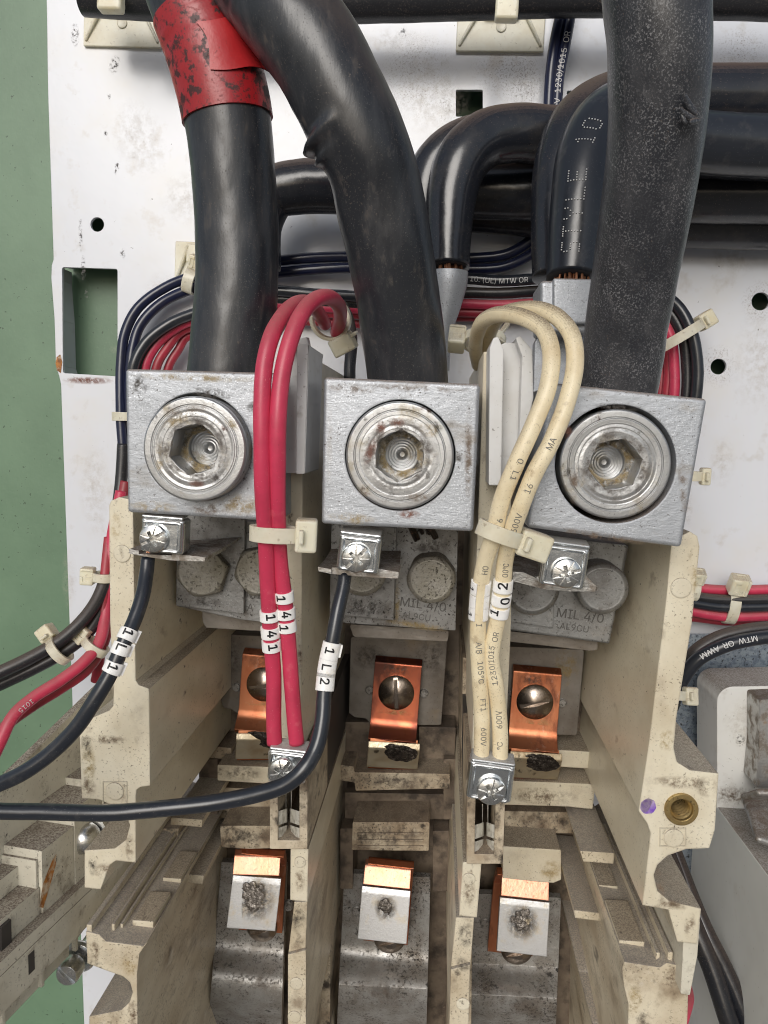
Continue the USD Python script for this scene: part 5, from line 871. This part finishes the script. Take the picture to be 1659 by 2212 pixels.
for x, y, rx, ry, rot, m in [(520, 1806, 60, 20, 0, G_BLACK), (840, 1808, 90, 34, 0, G_SOOT), (790, 1800, 30, 30, 0, G_BLACK), (1190, 1880, 30, 26, 0, G_OCHRE), (1120, 1850, 40, 20, 0, G_SMUDGE)]: stain(C, x, y, 76.8 + e, rx, ry, rot, m)
for x, y, rx, ry, rot, m in [(1225, 1440, 30, 50, 0, G_OCHRE), (930, 1420, 40, 50, 0, G_SOOT), (800, 1420, 50, 30, 0, G_SOOT), (500, 1420, 30, 60, 0, G_SOOT)]: stain(C, x, y, 61 + e, rx, ry, rot, m)
lg = ['/World/cable_lug', '/World/cable_lug_001', '/World/cable_lug_002']
for q, x, y, rx, ry, rot, m in [(0, 420, 816, 150, 10, -1, G_OCHRE), (0, 300, 830, 26, 26, 0, G_BLACK), (0, 520, 1090, 70, 26, 0, G_OCHRE), (0, 330, 1094, 60, 14, -2, G_OCHRE), (0, 455, 850, 60, 14, -6, G_BLACK), (0, 545, 880, 14, 14, 0, G_BLACK), (0, 450, 1100, 50, 16, 0, G_BROWN),
                                 (1, 760, 840, 60, 12, -2, G_BROWN), (1, 890, 838, 140, 8, -2, G_BROWN), (1, 884, 1111, 26, 11, 0, G_RUST), (1, 760, 1120, 60, 14, -3, G_OCHRE), (1, 990, 990, 8, 14, 0, G_BLACK), (1, 712, 960, 8, 130, 0, G_SMUDGE), (1, 1012, 990, 10, 120, 2, G_BROWN),
                                 (2, 1222, 930, 14, 22, 40, G_RUST), (2, 1330, 880, 50, 8, -6, G_BLACK), (2, 1490, 880, 30, 14, 0, G_SMUDGE), (2, 1480, 1060, 14, 80, 10, G_BROWN), (2, 1300, 1158, 130, 9, -7, G_BROWN)]: stain(lg[q], x, y, 179 + e, rx, ry, rot, m)
for q, h, lst in [(0, 179 + 7.62, [(385, 905, 44, 14, 30, G_OCHRE), (500, 915, 22, 12, -40, G_OCHRE), (425, 1045, 20, 9, 0, G_RUST), (348, 990, 16, 40, 0, G_OCHRE), (470, 1030, 30, 14, 30, G_BLACK), (400, 885, 60, 16, 10, G_BROWN)]), (1, 179 + 1.92, [(822, 925, 14, 16, 0, G_RUST), (800, 975, 12, 34, -20, G_RUST), (858, 912, 20, 12, 0, G_RUST), (925, 928, 26, 16, -30, G_OCHRE), (905, 1075, 30, 12, 0, G_BROWN), (780, 1050, 14, 30, 20, G_SMUDGE)]), (2, 179 + .35, [(1370, 1075, 50, 10, 10, G_SMUDGE), (1240, 1040, 12, 50, 0, G_BROWN), (1400, 940, 24, 14, 30, G_SMUDGE)])]:
    for a in lst: stain(lg[q], a[0], a[1], h, *a[2:])
tb = ['/World/terminal_block', '/World/terminal_block_001', '/World/terminal_block_002']
for q, x, y, h, rx, ry, rot, m in [(0, 524, 1240, 124, 8, 90, 0, G_BROWN), (0, 440, 1300, 127, 50, 12, 0, G_BLACK), (0, 470, 1180, 127, 50, 30, 0, G_SOOT), (1, 790, 1310, 127, 60, 28, 0, G_BLACK), (1, 858, 1300, 124, 8, 60, 0, G_OCHRE), (1, 900, 1350, 124, 80, 10, -6, G_OCHRE), (1, 930, 1180, 124, 50, 26, 0, G_SOOT), (2, 1190, 1300, 127, 10, 50, 0, G_SMUDGE), (2, 1240, 1190, 124, 60, 30, 0, G_SOOT), (2, 1290, 1360, 124, 26, 24, 0, G_SMUDGE)]: stain(tb[q], x, y, h + e, rx, ry, rot, m)
Pn = panel
for x, y, rx, ry, rot, m in [(238, 95, 8, 14, 10, G_CHIP), (247, 140, 12, 22, -20, G_CHIP), (235, 208, 5, 7, 0, G_CHIP), (228, 288, 5, 6, 0, G_CHIP), (252, 362, 6, 16, -10, G_CHIP), (265, 548, 7, 12, 0, G_CHIP), (186, 635, 5, 14, 0, G_CHIP), (180, 580, 6, 30, 0, G_CHIP), (174, 505, 5, 40, 0, G_CHIP), (250, 855 - 100, 16, 10, 0, G_SMUDGE), (162, 75, 10, 26, 0, G_CHIP), (480, 480, 40, 26, 0, G_SMUDGE), (300, 300, 60, 90, 20, G_SMUDGE), (350, 640, 40, 60, 0, G_SMUDGE), (400, 430, 60, 60, 0, G_SMUDGE),                              (975, 225, 12, 44, 0, G_SMUDGE), (930, 200, 80, 120, 20, G_SMUDGE), (1130, 190, 40, 70, 0, G_SMUDGE), (1600, 150, 70, 40, 0, G_SMUDGE), (1600, 110, 60, 50, 0, G_SPRAY), (1100, 150, 90, 70, 0, G_SPRAY), (900, 160, 90, 90, 0, G_SPRAY), (1140, 190, 40, 60, 0, G_SPRAY), (850, 90, 80, 30, 0, G_SMUDGE), (870, 70, 10, 14, 0, G_CHIP), (1580, 560, 60, 40, 0, G_SMUDGE), (1640, 780, 60, 120, 0, G_SMUDGE), (1560, 1000, 30, 60, 0, G_SMUDGE), (205, 1060, 40, 120, 0, G_SMUDGE), (150, 1250, 20, 80, 0, G_SMUDGE), (190, 822, 60, 9, 0, G_RUST)]: stain(Pn, x, y, .1, rx, ry, rot, m)
stain(br, 1610, 1560, 48.12, 60, 60, 0, G_SMUDGE); stain(br, 1585, 1720, 48.12, 60, 26, 0, G_BROWN); stain(br, 1600, 1600, 48.12, 12, 16, 0, G_CHIP)
for x, y, q, hl in ((1552, 792, 44, .38), (1643, 651, 42, .44)): stain(Pn, x, y, .1, q, q * 1.1, 0, G_SPRAY if q > 40 else G_CHIP, hole=hl)
stain(Pn, 1014, 268, .1, 50, 14, 0, G_SPRAY); stain(Pn, 962, 226, .1, 18, 50, 0, G_SPRAY)
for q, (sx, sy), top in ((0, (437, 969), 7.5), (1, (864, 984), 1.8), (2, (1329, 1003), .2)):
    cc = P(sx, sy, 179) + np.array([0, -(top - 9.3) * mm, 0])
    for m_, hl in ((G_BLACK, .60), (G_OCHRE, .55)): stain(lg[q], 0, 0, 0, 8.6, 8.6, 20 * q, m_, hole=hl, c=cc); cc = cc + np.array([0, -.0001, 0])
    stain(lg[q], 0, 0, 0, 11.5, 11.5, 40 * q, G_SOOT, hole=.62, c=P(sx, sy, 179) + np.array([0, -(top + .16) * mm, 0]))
for i, (x, y, cm, rot, sm) in enumerate(up):
    up_c = '/World/contactor/upper_contact' + ('' if i == 0 else '_%03d' % i)
    stain(up_c, x, y - 48, 66 + 1.7, 44, 22, -3, G_SOOT); stain(up_c, x, y + 46, 66 + 2.6, 46, 16, -3, G_TAN)
for x, y, h, rx, ry in ((545, 2120, 62, 70, 40), (830, 2150, 62, 90, 44), (1110, 2160, 62, 90, 40), (830, 1900, 60.2, 80, 20)): stain(C, x, y, h + 14 if y > 2000 else h, rx, ry, 0, G_SOOT)
